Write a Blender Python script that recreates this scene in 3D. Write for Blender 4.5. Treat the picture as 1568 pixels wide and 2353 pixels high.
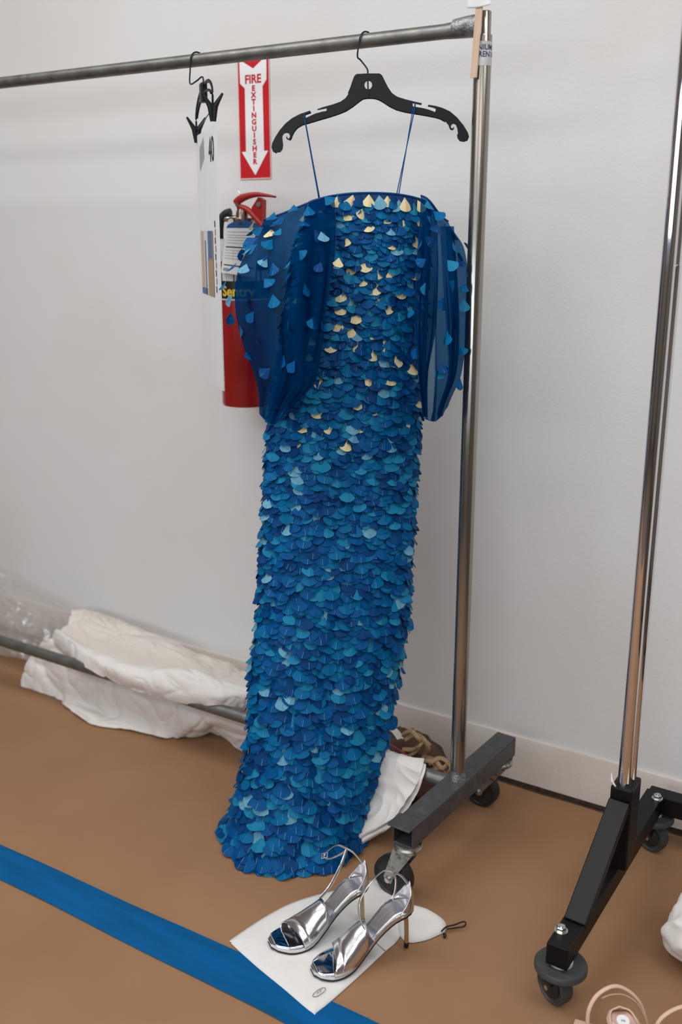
import bpy, bmesh, math, random
from mathutils import Vector, Matrix, noise

# ------------------------------------------------------------------ clear
for o in list(bpy.data.objects): bpy.data.objects.remove(o)
SC = bpy.context.scene
COL = SC.collection
R = math.radians

# ------------------------------------------------------------------ camera
FPX, CX, CY = 2288.0, 784.0, 1176.5
CAMH, PITCH, YAW = 1.40, R(15.6), R(32.1)
FW = Vector((-math.sin(YAW) * math.cos(PITCH), math.cos(YAW) * math.cos(PITCH), -math.sin(PITCH)))
RT = Vector((math.cos(YAW), math.sin(YAW), 0))
UP = RT.cross(FW)
CAM = Vector((0, 0, CAMH))
cd = bpy.data.cameras.new('camera')
cam = bpy.data.objects.new('camera', cd); COL.objects.link(cam)
cam.location = CAM
cam.rotation_euler = Matrix((RT, UP, -FW)).transposed().to_euler()
cd.sensor_fit = 'VERTICAL'; cd.sensor_height = 36.0; cd.sensor_width = 24.0
cd.lens = FPX / 2353.0 * 36.0
cd.dof.use_dof = True; cd.dof.focus_distance = 2.08; cd.dof.aperture_fstop = 2.4
cd.clip_start = 0.02
SC.camera = cam

# ------------------------------------------------------------------ light and exposure
vs = SC.view_settings
vs.view_transform = 'Standard'; vs.look = 'None'; vs.gamma = 1.0; vs.use_curve_mapping = False
vs.exposure = -0.05
w = bpy.data.worlds.new('world'); SC.world = w; w.use_nodes = True
w.node_tree.nodes['Background'].inputs[0].default_value = (0.62, 0.68, 0.78, 1)
w.node_tree.nodes['Background'].inputs[1].default_value = 0.25

def area(name, loc, rot, sx, sy, power, col):
    l = bpy.data.lights.new(name, 'AREA'); l.shape = 'RECTANGLE'; l.size = sx; l.size_y = sy
    l.energy = power; l.color = col
    o = bpy.data.objects.new(name, l); COL.objects.link(o); o.location = loc; o.rotation_euler = rot
    return o
# daylight through the long row of windows behind the camera
area('window_daylight', (-0.9, -3.15, 1.84), (R(90), 0, 0), 4.6, 0.9, 60, (0.84, 0.92, 1.0))
# ceiling fluorescent rows (housings are built below)
LAMPS = [(-2.0, 0.75), (-2.0, -1.6), (0.9, 0.75), (0.9, -1.6)]
for lx, ly in LAMPS:
    area('fluorescent_light', (lx, ly, 3.02), (0, 0, 0), 2.3, 1.1, 40, (0.99, 0.99, 0.985))

# ------------------------------------------------------------------ pixel to place
def ray(u, v): return FW + RT * ((u - CX) / FPX) - UP * ((v - CY) / FPX)
def PZ(u, v, z=0.0):
    d = ray(u, v); return CAM + d * ((z - CAMH) / d.z)
def PY(u, v, y):
    d = ray(u, v); return CAM + d * (y / d.y)
def PD(u, v, t): return CAM + ray(u, v) * t
def PUYZ(u, y, z):
    k = (u - CX) / FPX; q = Vector((0, y, z - CAMH)); a = RT.x - k * FW.x; b = k * q.dot(FW) - q.dot(RT)
    return Vector((b / a, y, z))
def proj(p):
    q = Vector(p) - CAM; d = q.dot(FW)
    return CX + FPX * q.dot(RT) / d, CY - FPX * q.dot(UP) / d, d

# ------------------------------------------------------------------ materials
def lin(c):
    return tuple(((x / 255 / 12.92) if x / 255 <= 0.04045 else ((x / 255 + 0.055) / 1.055) ** 2.4) for x in c) + (1,)
def mat(name, col, rough=0.5, metal=0.0, bump=0.0, bscale=60.0, var=None, vscale=8.0, vlo=0.4, vhi=0.65, spec=0.5, sheen=0.0, rvar=0.0, stretch=None):
    m = bpy.data.materials.new(name); m.use_nodes = True
    nt = m.node_tree; b = nt.nodes['Principled BSDF']; L = nt.links
    b.inputs['Base Color'].default_value = lin(col); b.inputs['Roughness'].default_value = rough
    b.inputs['Metallic'].default_value = metal; b.inputs['Specular IOR Level'].default_value = spec
    if sheen: b.inputs['Sheen Weight'].default_value = sheen
    tc = nt.nodes.new('ShaderNodeTexCoord')
    src = tc.outputs['Object']
    if stretch:
        mp = nt.nodes.new('ShaderNodeMapping'); mp.inputs['Scale'].default_value = stretch
        L.new(src, mp.inputs[0]); src = mp.outputs[0]
    if var is not None:
        n = nt.nodes.new('ShaderNodeTexNoise'); n.inputs['Scale'].default_value = vscale; n.inputs['Detail'].default_value = 5
        L.new(src, n.inputs['Vector'])
        cr = nt.nodes.new('ShaderNodeValToRGB')
        cr.color_ramp.elements[0].position = vlo; cr.color_ramp.elements[1].position = vhi
        cr.color_ramp.elements[0].color = lin(col); cr.color_ramp.elements[1].color = lin(var)
        L.new(n.outputs['Fac'], cr.inputs[0]); L.new(cr.outputs[0], b.inputs['Base Color'])
    if rvar:
        n2 = nt.nodes.new('ShaderNodeTexNoise'); n2.inputs['Scale'].default_value = vscale * 2.3; n2.inputs['Detail'].default_value = 4
        L.new(src, n2.inputs['Vector'])
        mr = nt.nodes.new('ShaderNodeMapRange'); mr.inputs[1].default_value = 0.35; mr.inputs[2].default_value = 0.65
        mr.inputs[3].default_value = max(0.02, rough - rvar); mr.inputs[4].default_value = rough + rvar
        L.new(n2.outputs['Fac'], mr.inputs[0]); L.new(mr.outputs[0], b.inputs['Roughness'])
    if bump:
        n = nt.nodes.new('ShaderNodeTexNoise'); n.inputs['Scale'].default_value = bscale; n.inputs['Detail'].default_value = 4
        L.new(src, n.inputs['Vector'])
        bp = nt.nodes.new('ShaderNodeBump'); bp.inputs['Strength'].default_value = bump; bp.inputs['Distance'].default_value = 0.01
        L.new(n.outputs['Fac'], bp.inputs['Height']); L.new(bp.outputs[0], b.inputs['Normal'])
    return m

M = {}
M['wall'] = mat('painted_wall', (222, 222, 222), 0.75, bump=0.06, bscale=110, var=(218, 214, 211), vscale=1.3, vlo=0.45, vhi=0.7, spec=0.25)
M['wall_plain'] = mat('plain_wall', (112, 103, 95), 0.8)
M['ceiling'] = mat('ceiling_paint', (215, 214, 210), 0.85)
M['baseboard'] = mat('baseboard_paint', (214, 206, 198), 0.6, bump=0.10, bscale=70, var=(205, 195, 185), vscale=5, spec=0.3)
M['darkfloor'] = mat('dark_floor', (62, 48, 38), 0.6, bump=0.2, bscale=200, var=(84, 66, 54), vscale=60)
M['paper'] = mat('kraft_paper', (152, 115, 84), 0.72, bump=0.16, bscale=7, var=(143, 106, 76), vscale=3.0, vlo=0.35, vhi=0.7, spec=0.3)
M['tape'] = mat('blue_tape', (0, 88, 146), 0.7, spec=0.12, bump=0.05, bscale=300, var=(0, 80, 128), vscale=5, stretch=(1, 8, 1))
M['steel'] = mat('worn_steel', (134, 134, 130), 0.46, 0.85, var=(116, 116, 113), vscale=30, rvar=0.05, bump=0.02, bscale=150)
M['steel_up'] = mat('polished_steel_tube', (168, 164, 156), 0.2, 0.95, var=(140, 134, 126), vscale=14, rvar=0.06, stretch=(1, 1, 0.1))
M['weld'] = mat('weld_bead', (156, 158, 158), 0.42, 0.88, var=(96, 98, 98), vscale=70, vlo=0.5, vhi=0.7, bump=0.3, bscale=200)
M['beam'] = mat('dark_grey_beam_paint', (66, 68, 70), 0.42, 0.1, var=(84, 84, 84), vscale=40, vlo=0.5, vhi=0.75, bump=0.12, bscale=180)
M['hollow'] = mat('tube_inside_shade', (18, 18, 18), 0.8)  # near-black colour paints the shade within the open tube
M['zinc'] = mat('zinc_plate', (176, 178, 172), 0.32, 0.9, var=(90, 92, 88), vscale=70, vlo=0.5, vhi=0.7, rvar=0.1)
M['rubber'] = mat('black_rubber', (26, 26, 27), 0.5, bump=0.03, bscale=100, var=(36, 36, 36), vscale=30)
M['rubber_grey'] = mat('grey_rubber', (58, 62, 61), 0.55)
M['plastic_blk'] = mat('black_plastic', (24, 27, 29), 0.42, bump=0.02, bscale=40, spec=0.22)
M['hookwire'] = mat('dark_wire', (34, 37, 38), 0.35, 0.6)
M['chrome'] = mat('chrome', (226, 226, 228), 0.05, 1.0)
M['blackpaint'] = mat('black_powder_coat', (13, 13, 15), 0.42, bump=0.03, bscale=250, spec=0.25)
M['bolt'] = mat('zinc_bolt', (205, 208, 205), 0.2, 1.0)
M['white_nylon'] = mat('white_nylon', (196, 190, 192), 0.5)
M['wood'] = mat('pale_wood', (208, 180, 156), 0.7, var=(198, 168, 142), vscale=30, stretch=(8, 8, 0.6))
M['paper_white'] = mat('white_paper', (226, 226, 228), 0.8)
M['sticker'] = mat('white_sticker', (214, 214, 218), 0.55, var=(190, 190, 190), vscale=60)
M['ink'] = mat('navy_ink', (42, 48, 86), 0.6)
M['ink_black'] = mat('black_ink', (26, 26, 28), 0.6)
M['ink_grey'] = mat('grey_ink', (150, 148, 148), 0.7)
M['signred'] = mat('sign_red', (196, 22, 32), 0.4)
M['signwhite'] = mat('sign_white', (238, 238, 240), 0.45)
M['extred'] = mat('extinguisher_red', (150, 22, 24), 0.28, spec=0.6)
M['extlever'] = mat('lever_red', (168, 34, 30), 0.35)
M['labelblack'] = mat('label_black', (22, 22, 24), 0.4)
M['yellow'] = mat('label_yellow', (226, 190, 60), 0.5)
M['brass'] = mat('valve_metal', (176, 160, 150), 0.25, 0.95, var=(120, 104, 96), vscale=40)
M['tagblue'] = mat('tag_blue', (32, 82, 138), 0.5)
M['cloth'] = mat('white_cotton', (224, 219, 214), 0.85, bump=0.06, bscale=35, sheen=0.1, spec=0.2)
M['cloth_cream'] = mat('cream_cotton', (222, 214, 206), 0.85, bump=0.06, bscale=35, spec=0.2)
M['dustbag'] = mat('white_flannel', (226, 223, 220), 0.95, bump=0.25, bscale=420, spec=0.15)
M['seam'] = mat('white_seam_thread', (222, 212, 204), 0.9)
M['brownfab'] = mat('brown_suede', (74, 50, 40), 0.85, bump=0.3, bscale=60, var=(92, 64, 50), vscale=25)
M['tan'] = mat('tan_strap', (186, 158, 122), 0.7, var=(168, 140, 104), vscale=30)
M['pink'] = mat('pink_piping', (176, 62, 86), 0.6)
M['silver'] = mat('mirror_silver_leather', (228, 228, 230), 0.26, 1.0, bump=0.10, bscale=30)
M['silver_soft'] = mat('soft_silver_lining', (214, 212, 216), 0.28, 0.85)
M['silver_mirror'] = mat('mirror_footbed', (214, 216, 222), 0.06, 1.0)
M['goldheel'] = mat('champagne_heel', (196, 176, 140), 0.22, 0.85)
M['sole_black'] = mat('black_sole', (22, 22, 22), 0.5)
M['nude'] = mat('nude_leather', (214, 176, 156), 0.4, spec=0.4)
M['nude_metal'] = mat('rose_metallic', (216, 180, 164), 0.25, 0.6)
M['dress_base'] = mat('blue_dress_cloth', (2, 52, 110), 0.7)
M['strap_blue'] = mat('blue_cord', (0, 68, 122), 0.6, spec=0.15)
M['black_cord'] = mat('black_cord', (20, 20, 20), 0.7)

def feather_mat(name, c, c2, rough=0.5):
    m = mat(name, c, rough, var=c2, vscale=55, vlo=0.35, vhi=0.7, spec=0.10)
    nt = m.node_tree; b = nt.nodes['Principled BSDF']; out = nt.nodes['Material Output']
    tr = nt.nodes.new('ShaderNodeBsdfTranslucent'); tr.inputs[0].default_value = lin(c2)
    mx = nt.nodes.new('ShaderNodeMixShader'); mx.inputs[0].default_value = 0.15
    nt.links.new(b.outputs[0], mx.inputs[1]); nt.links.new(tr.outputs[0], mx.inputs[2]); nt.links.new(mx.outputs[0], out.inputs[0])
    return m
FM = [feather_mat('feather_royal_blue', (0, 76, 136), (0, 86, 146)),
      feather_mat('feather_deep_blue', (0, 58, 112), (0, 68, 126)),
      feather_mat('feather_teal_blue', (0, 96, 150), (2, 106, 156)),
      feather_mat('feather_sky_teal', (16, 122, 166), (34, 132, 172)),
      feather_mat('feather_pale_sheen', (96, 160, 190), (118, 174, 198)),  # pale blue puts the sheen highlights of the feathers into the colour
      feather_mat('feather_cream', (240, 224, 178), (228, 208, 156))]
M['quill'] = mat('feather_quill', (58, 124, 168), 0.5)
M['quill_cream'] = mat('feather_quill_cream', (206, 186, 132), 0.4)

def organza(nm='blue_organza', lo=0.34, hi=0.46):
    m = bpy.data.materials.new(nm); m.use_nodes = True
    nt = m.node_tree; nt.nodes.remove(nt.nodes['Principled BSDF']); out = nt.nodes['Material Output']
    tc = nt.nodes.new('ShaderNodeTexCoord'); n = nt.nodes.new('ShaderNodeTexNoise'); n.inputs['Scale'].default_value = 14
    nt.links.new(tc.outputs['Object'], n.inputs['Vector'])
    d = nt.nodes.new('ShaderNodeBsdfDiffuse'); d.inputs[0].default_value = lin((0, 70, 122))
    t = nt.nodes.new('ShaderNodeBsdfTranslucent'); t.inputs[0].default_value = lin((0, 80, 136))
    s = nt.nodes.new('ShaderNodeMixShader'); s.inputs[0].default_value = 0.4
    nt.links.new(d.outputs[0], s.inputs[1]); nt.links.new(t.outputs[0], s.inputs[2])
    p = nt.nodes.new('ShaderNodeBsdfTransparent'); p.inputs[0].default_value = (0.40, 0.62, 0.80, 1)
    mr = nt.nodes.new('ShaderNodeMapRange'); mr.inputs[1].default_value = 0.3; mr.inputs[2].default_value = 0.7
    mr.inputs[3].default_value = lo; mr.inputs[4].default_value = hi
    nt.links.new(n.outputs['Fac'], mr.inputs[0])
    mx = nt.nodes.new('ShaderNodeMixShader'); nt.links.new(mr.outputs[0], mx.inputs[0])
    nt.links.new(p.outputs[0], mx.inputs[1]); nt.links.new(s.outputs[0], mx.inputs[2]); nt.links.new(mx.outputs[0], out.inputs[0])
    return m
M['organza'] = organza()
M['organza_dense'] = organza('blue_organza_layered', 0.42, 0.54)

def clearfilm():
    m = bpy.data.materials.new('clear_plastic_film'); m.use_nodes = True
    nt = m.node_tree; nt.nodes.remove(nt.nodes['Principled BSDF']); out = nt.nodes['Material Output']
    p = nt.nodes.new('ShaderNodeBsdfTransparent'); p.inputs[0].default_value = (0.97, 0.965, 0.96, 1)
    g = nt.nodes.new('ShaderNodeBsdfGlossy'); g.inputs['Roughness'].default_value = 0.16
    d = nt.nodes.new('ShaderNodeBsdfDiffuse'); d.inputs[0].default_value = lin((246, 243, 240))
    t = nt.nodes.new('ShaderNodeBsdfTranslucent'); t.inputs[0].default_value = lin((248, 245, 242))
    dt = nt.nodes.new('ShaderNodeMixShader'); dt.inputs[0].default_value = 0.5
    nt.links.new(d.outputs[0], dt.inputs[1]); nt.links.new(t.outputs[0], dt.inputs[2])
    a = nt.nodes.new('ShaderNodeMixShader'); a.inputs[0].default_value = 0.38
    nt.links.new(p.outputs[0], a.inputs[1]); nt.links.new(dt.outputs[0], a.inputs[2])
    b = nt.nodes.new('ShaderNodeMixShader'); b.inputs[0].default_value = 0.13
    nt.links.new(a.outputs[0], b.inputs[1]); nt.links.new(g.outputs[0], b.inputs[2]); nt.links.new(b.outputs[0], out.inputs[0])
    return m
M['film'] = clearfilm()

# ------------------------------------------------------------------ object helpers
def tag(o, label=None, cat=None, group=None, kind=None):
    if label: o['label'] = label
    if cat: o['category'] = cat
    if group: o['group'] = group
    if kind: o['kind'] = kind
    return o
def thing(name, label, cat, loc, rot=None, group=None):
    o = bpy.data.objects.new(name, None); COL.objects.link(o); o.location = loc
    o.empty_display_size = 0.05
    if rot: o.rotation_euler = rot
    return tag(o, label, cat, group)
def root(o):
    while o.parent: o = o.parent
    return o
def mk(name, vf, m, parent=None, smooth=False, local=False, mats=None, mi=None):
    verts, faces = vf
    if parent is not None and not local:
        r = root(parent); off = r.location
        verts = [Vector(v) - off for v in verts]
    me = bpy.data.meshes.new(name); me.from_pydata([tuple(v) for v in verts], [], faces); me.update()
    for k in (mats or [m]): me.materials.append(k)
    if mi: me.polygons.foreach_set('material_index', mi)
    if smooth:
        me.polygons.foreach_set('use_smooth', [True] * len(me.polygons))
        if smooth != 'all': me.set_sharp_from_angle(angle=R(38))
    o = bpy.data.objects.new(name, me); COL.objects.link(o)
    if parent is not None: o.parent = parent
    return o
def single(o):
    """give a one-mesh thing an origin at its base centre"""
    vs_ = [v.co.copy() for v in o.data.vertices]
    c = Vector(((min(v.x for v in vs_) + max(v.x for v in vs_)) / 2, (min(v.y for v in vs_) + max(v.y for v in vs_)) / 2, min(v.z for v in vs_)))
    for v in o.data.vertices: v.co -= c
    o.location = c
    return o
def join(*vfs):
    V, F = [], []
    for v, f in vfs:
        n = len(V); V += list(v); F += [tuple(i + n for i in q) for q in f]
    return V, F
def xf(vf, m):
    return [m @ Vector(v) for v in vf[0]], vf[1]
def box(x0, x1, y0, y1, z0, z1):
    v = [(x0, y0, z0), (x1, y0, z0), (x1, y1, z0), (x0, y1, z0), (x0, y0, z1), (x1, y0, z1), (x1, y1, z1), (x0, y1, z1)]
    return [Vector(p) for p in v], [(3, 2, 1, 0), (4, 5, 6, 7), (0, 1, 5, 4), (1, 2, 6, 5), (2, 3, 7, 6), (3, 0, 4, 7)]
def bbox_bev(x0, x1, y0, y1, z0, z1, r=0.003, seg=2):
    bm = bmesh.new(); v, f = box(x0, x1, y0, y1, z0, z1)
    bv = [bm.verts.new(p) for p in v]; [bm.faces.new([bv[i] for i in q]) for q in f]
    bmesh.ops.bevel(bm, geom=bm.edges[:], offset=r, segments=seg, affect='EDGES', profile=0.5)
    bm.verts.index_update(); out = [p.co.copy() for p in bm.verts], [tuple(q.index for q in fc.verts) for fc in bm.faces]
    bm.free(); return out
def frames(pts, closed=False):
    n = len(pts); T = []
    for i in range(n):
        a = pts[(i - 1) % n] if closed else pts[max(i - 1, 0)]
        b = pts[(i + 1) % n] if closed else pts[min(i + 1, n - 1)]
        t = (b - a); T.append(t.normalized() if t.length > 1e-9 else Vector((0, 0, 1)))
    u = T[0].orthogonal().normalized(); out = []
    for i in range(n):
        if i: u = (u - T[i] * u.dot(T[i])); u = u.normalized() if u.length > 1e-6 else T[i].orthogonal().normalized()
        out.append((T[i], u.copy(), T[i].cross(u)))
    return out
def tube(pts, r, seg=12, caps=True, closed=False, flat=None, upv=None):
    pts = [Vector(p) for p in pts]; n = len(pts); rr = r if isinstance(r, (list, tuple)) else [r] * n
    fr = frames(pts, closed); V, F = [], []
    for i, p in enumerate(pts):
        t, a, b = fr[i]
        if upv is not None:
            uu = Vector(upv); a = (uu - t * uu.dot(t)).normalized(); b = t.cross(a)
        for k in range(seg):
            an = 2 * math.pi * k / seg
            V.append(p + a * (math.cos(an) * rr[i]) + b * (math.sin(an) * rr[i] * (flat or 1)))
    for i in range(n if closed else n - 1):
        j = (i + 1) % n
        for k in range(seg):
            l = (k + 1) % seg; F.append((i * seg + k, i * seg + l, j * seg + l, j * seg + k))
    if caps and not closed:
        F.append(tuple(reversed(range(seg)))); F.append(tuple((n - 1) * seg + k for k in range(seg)))
    return V, F
def cyl(a, b, r, seg=24, r2=None): return tube([a, b], [r, r if r2 is None else r2], seg)
def lathe(prof, c, seg=32, axis='Z'):
    """prof list of (radius, height); closed ends where the radius is 0"""
    V, F = [], []; c = Vector(c)
    for r, h in prof:
        for k in range(seg):
            an = 2 * math.pi * k / seg
            q = (r * math.cos(an), r * math.sin(an), h)
            if axis == 'X': q = (h, q[0], q[1])
            if axis == 'Y': q = (q[0], h, q[1])
            V.append(c + Vector(q))
    for i in range(len(prof) - 1):
        for k in range(seg):
            l = (k + 1) % seg; F.append((i * seg + k, i * seg + l, (i + 1) * seg + l, (i + 1) * seg + k))
    F.append(tuple(reversed(range(seg)))); F.append(tuple((len(prof) - 1) * seg + k for k in range(seg)))
    return V, F
def catmull(pts, n):
    pts = [Vector(p) for p in pts]; m = len(pts); out = []
    for i in range(n):
        s = i / (n - 1) * (m - 1); k = min(int(s), m - 2); t = s - k
        p0 = pts[max(k - 1, 0)]; p1 = pts[k]; p2 = pts[k + 1]; p3 = pts[min(k + 2, m - 1)]
        out.append(0.5 * ((2 * p1) + (p2 - p0) * t + (2 * p0 - 5 * p1 + 4 * p2 - p3) * t * t + (3 * p1 - p0 - 3 * p2 + p3) * t ** 3))
    return out
def interp(tab, x):
    """smooth interpolation of tuples (x, a, b, ...)"""
    if x <= tab[0][0]: return tab[0][1:]
    if x >= tab[-1][0]: return tab[-1][1:]
    for k in range(len(tab) - 1):
        if tab[k][0] <= x <= tab[k + 1][0]: break
    t = (x - tab[k][0]) / (tab[k + 1][0] - tab[k][0])
    P = [tab[max(k - 1, 0)], tab[k], tab[k + 1], tab[min(k + 2, len(tab) - 1)]]
    out = []
    for j in range(1, len(tab[0])):
        p0, p1, p2, p3 = (q[j] for q in P)
        out.append(0.5 * (2 * p1 + (p2 - p0) * t + (2 * p0 - 5 * p1 + 4 * p2 - p3) * t * t + (3 * p1 - p0 - 3 * p2 + p3) * t ** 3))
    return out
def gridmesh(G):
    V = [p for r_ in G for p in r_]; n = len(G[0]); F = []
    for i in range(len(G) - 1):
        for j in range(n - 1): F.append((i * n + j, i * n + j + 1, (i + 1) * n + j + 1, (i + 1) * n + j))
    return V, F
def sheet(ctrl, nu, nv, wr=0.0, wscale=12.0, seed=0.0, thick=0.003, zmin=None):
    """cloth through a net of control points, wrinkled and given a thickness"""
    rows = [catmull(r_, nu) for r_ in ctrl]
    cols = [catmull([rows[i][j] for i in range(len(rows))], nv) for j in range(nu)]
    G = [[cols[j][i] for j in range(nu)] for i in range(nv)]
    N = [[None] * nu for _ in range(nv)]
    for i in range(nv):
        for j in range(nu):
            a = G[min(i + 1, nv - 1)][j] - G[max(i - 1, 0)][j]; b = G[i][min(j + 1, nu - 1)] - G[i][max(j - 1, 0)]
            c = a.cross(b); N[i][j] = c.normalized() if c.length > 1e-12 else Vector((0, 0, 1))
    H = []
    for i in range(nv):
        row = []
        for j in range(nu):
            p = G[i][j]; q = Vector((p.x * wscale, p.y * wscale * 1.6, p.z * wscale)) + Vector((seed, seed * 1.7, 0))
            q = q + Vector((noise.noise(q * 0.7), noise.noise(q * 0.7 + Vector((9, 0, 0))), 0)) * 0.8
            h = (1 - abs(noise.noise(q))) ** 5 - 0.3 + 0.55 * ((1 - abs(noise.noise(q * 2.1 + Vector((5, 1, 2))))) ** 6 - 0.25) + 0.5 * noise.noise(q * 0.8)
            p2 = p + N[i][j] * (h * wr)
            if zmin is not None and p2.z < zmin: p2.z = zmin
            row.append(p2)
        H.append(row)
    B = [[H[i][j] - N[i][j] * thick for j in range(nu)] for i in range(nv)]
    if zmin is not None:
        for r_ in B:
            for p in r_:
                if p.z < zmin - 0.0015: p.z = zmin - 0.0015
    v1, f1 = gridmesh(H); v2, f2 = gridmesh(B)
    n = len(v1); F = f1 + [tuple(reversed([k + n for k in q])) for q in f2]
    edge = [j for j in range(nu)] + [i * nu + nu - 1 for i in range(1, nv)] + [(nv - 1) * nu + j for j in range(nu - 2, -1, -1)] + [i * nu for i in range(nv - 2, 0, -1)]
    for k in range(len(edge)):
        a, b = edge[k], edge[(k + 1) % len(edge)]
        F.append((b, a, a + n, b + n))
    return v1 + v2, F
def plate(outline, holes, thick, fmap):
    """flat outline with holes, extruded; fmap(x, y, t) gives the place of a point"""
    bm = bmesh.new(); es = []
    for loop in [outline] + holes:
        vs_ = [bm.verts.new((p[0], p[1], 0)) for p in loop]
        for i in range(len(vs_)): es.append(bm.edges.new((vs_[i], vs_[(i + 1) % len(vs_)])))
    bmesh.ops.triangle_fill(bm, use_beauty=True, use_dissolve=False, edges=es, normal=(0, 0, 1))
    bm.verts.index_update(); bm.edges.index_update()
    V2 = [(v.co.x, v.co.y) for v in bm.verts]; T = [tuple(v.index for v in f.verts) for f in bm.faces]; n = len(V2)
    be = [tuple(v.index for v in e.verts) for e in bm.edges if len(e.link_faces) == 1]
    bm.free()
    V = [fmap(x, y, thick / 2) for x, y in V2] + [fmap(x, y, -thick / 2) for x, y in V2]
    F = T + [tuple(reversed([k + n for k in t])) for t in T] + [(a, b, b + n, a + n) for a, b in be]
    return V, F
def smooth_loop(pts, per=4):
    pts = [Vector((p[0], p[1], 0)) for p in pts]; n = len(pts); out = []
    for i in range(n):
        p0, p1, p2, p3 = pts[i - 1], pts[i], pts[(i + 1) % n], pts[(i + 2) % n]
        for k in range(per):
            t = k / per
            q = 0.5 * ((2 * p1) + (p2 - p0) * t + (2 * p0 - 5 * p1 + 4 * p2 - p3) * t * t + (3 * p1 - p0 - 3 * p2 + p3) * t ** 3)
            out.append((q.x, q.y))
    return out
def text_vf(body, size, extrude=0.0, align='CENTER', bold=0.0, sx=1.0):
    c = bpy.data.curves.new('lettering', 'FONT'); c.body = body; c.size = size; c.extrude = extrude
    c.align_x = align; c.align_y = 'CENTER'; c.offset = bold; c.resolution_u = 3
    o = bpy.data.objects.new('lettering', c); COL.objects.link(o)
    me = bpy.data.meshes.new_from_object(o.evaluated_get(bpy.context.evaluated_depsgraph_get()))
    V = [Vector((v.co.x * sx, v.co.y, v.co.z)) for v in me.vertices]; F = [tuple(p.vertices) for p in me.polygons]
    bpy.data.objects.remove(o); bpy.data.meshes.remove(me); bpy.data.curves.remove(c)
    return V, F
def subsurf(o, lv=1):
    s = o.modifiers.new('subsurf', 'SUBSURF'); s.levels = lv; s.render_levels = lv
    return o

YW, YR = 2.237, 1.865      # wall plane, rack plane

# ------------------------------------------------------------------ room shell
def struct(name, vf, m, smooth=False):
    return tag(mk(name, vf, m, smooth=smooth), kind='structure')
X0, X1, Y0, ZC = -4.2, 3.2, -3.3, 3.1
struct('floor', box(X0, X1, Y0, YW + 0.1, -0.1, -0.002), M['darkfloor'])
struct('wall_back', box(X0, X1, YW, YW + 0.1, 0, ZC), M['wall'])
struct('wall_left', box(X0 - 0.1, X0, Y0, YW, 0, ZC), M['wall_plain'])
struct('wall_right', box(X1, X1 + 0.1, Y0, YW, 0, ZC), M['wall_plain'])
struct('wall_front', join(box(X0, X1, Y0 - 0.1, Y0, 0, 1.2), box(X0, X1, Y0 - 0.1, Y0, 2.7, ZC), box(X0, -3.3, Y0 - 0.1, Y0, 1.2, 2.7), box(1.5, X1, Y0 - 0.1, Y0, 1.2, 2.7)), M['wall_plain'])
struct('ceiling', box(X0, X1, Y0, YW + 0.1, ZC, ZC + 0.1), M['ceiling'])
# baseboard: a painted board a few millimetres proud, with an uneven top edge
def baseboard():
    V, F = [], []; n = 150
    for i in range(n + 1):
        x = X0 + (X1 - X0) * i / n
        zt = 0.137 + 0.0016 * noise.noise(Vector((x * 9, 0, 0))); yy = YW - 0.008 + 0.001 * noise.noise(Vector((x * 6, 3, 0)))
        zb = 0.012 + 0.0018 * noise.noise(Vector((x * 16, 7, 0)))
        V += [Vector((x, YW + 0.001, zt + 0.001)), Vector((x, yy + 0.001, zt)), Vector((x, yy, zt - 0.003)), Vector((x, yy - 0.001, zb)), Vector((x, YW + 0.001, zb))]
    for i in range(n):
        for k in range(4):
            a = i * 5 + k; F.append((a, a + 1, a + 6, a + 5))
    return V, F
struct('baseboard_back', baseboard(), M['baseboard'], smooth=True)
struct('trim_1', box(X0, X1, YW - 0.006, YW, 0.0, 0.013), M['darkfloor'])
for k, lp in enumerate(LAMPS):
    t = thing('ceiling_light', 'wide white fluorescent panel fixture on the ceiling', 'ceiling light', (lp[0], lp[1], 3.1), group='fluorescent panels on the ceiling')
    mk('housing', bbox_bev(-1.2, 1.2, -0.6, 0.6, -0.06, 0.0, 0.01), M['paper_white'], t, local=True)

# kraft paper on the floor, gently wavy, its far edge stopping short of the wall
def paper():
    nx, ny = 170, 120; G = []
    for j in range(ny + 1):
        row = []
        for i in range(nx + 1):
            x = -3.9 + 4.9 * i / nx; fy = j / ny; y = -0.6 + (2.215 + 0.004 * noise.noise(Vector((x * 7, 2, 0))) + 0.6) * fy
            q = Vector((x * 3.2 + y * 1.9, y * 3.0 - x * 1.3, 0.3))
            h = 0.5 + 0.5 * noise.noise(q) + 0.25 * noise.noise(q * 2.6)
            row.append(Vector((x, y, 0.0004 + 0.0021 * max(0, h))))
        G.append(row)
    return gridmesh(G)
pp = mk('floor_paper', paper(), M['paper'], smooth='all')
tag(pp, 'brown kraft paper sheet covering the floor', 'paper')
PAPZ = 0.003

# blue tape strip
def tape():
    top = [PZ(u, v) for u, v in [(-480, 1722), (-160, 1870), (0, 1943), (120, 1996), (300, 2080), (450, 2146), (600, 2215), (720, 2283), (850, 2345), (1000, 2420), (1300, 2568)]]
    bot = [PZ(u, v) for u, v in [(-480, 1790), (-160, 1946), (0, 2024), (120, 2082), (300, 2176), (450, 2250), (600, 2325), (720, 2390), (850, 2455), (1000, 2530), (1300, 2685)]]
    n = 60; A = catmull(top, n); B = catmull(bot, n)
    G = [[A[i].lerp(B[i], k / 6) + Vector((0, 0, PAPZ + 0.0006 + 0.0012 * math.exp(-((k - 2.2) / 0.8) ** 2))) for i in range(n)] for k in range(7)]
    v, f = gridmesh(G); return v, [tuple(reversed(q)) for q in f]
tp = mk('floor_tape', tape(), M['tape'], smooth='all')
tag(tp, 'wide blue tape strip stuck across the brown paper', 'tape')

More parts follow.
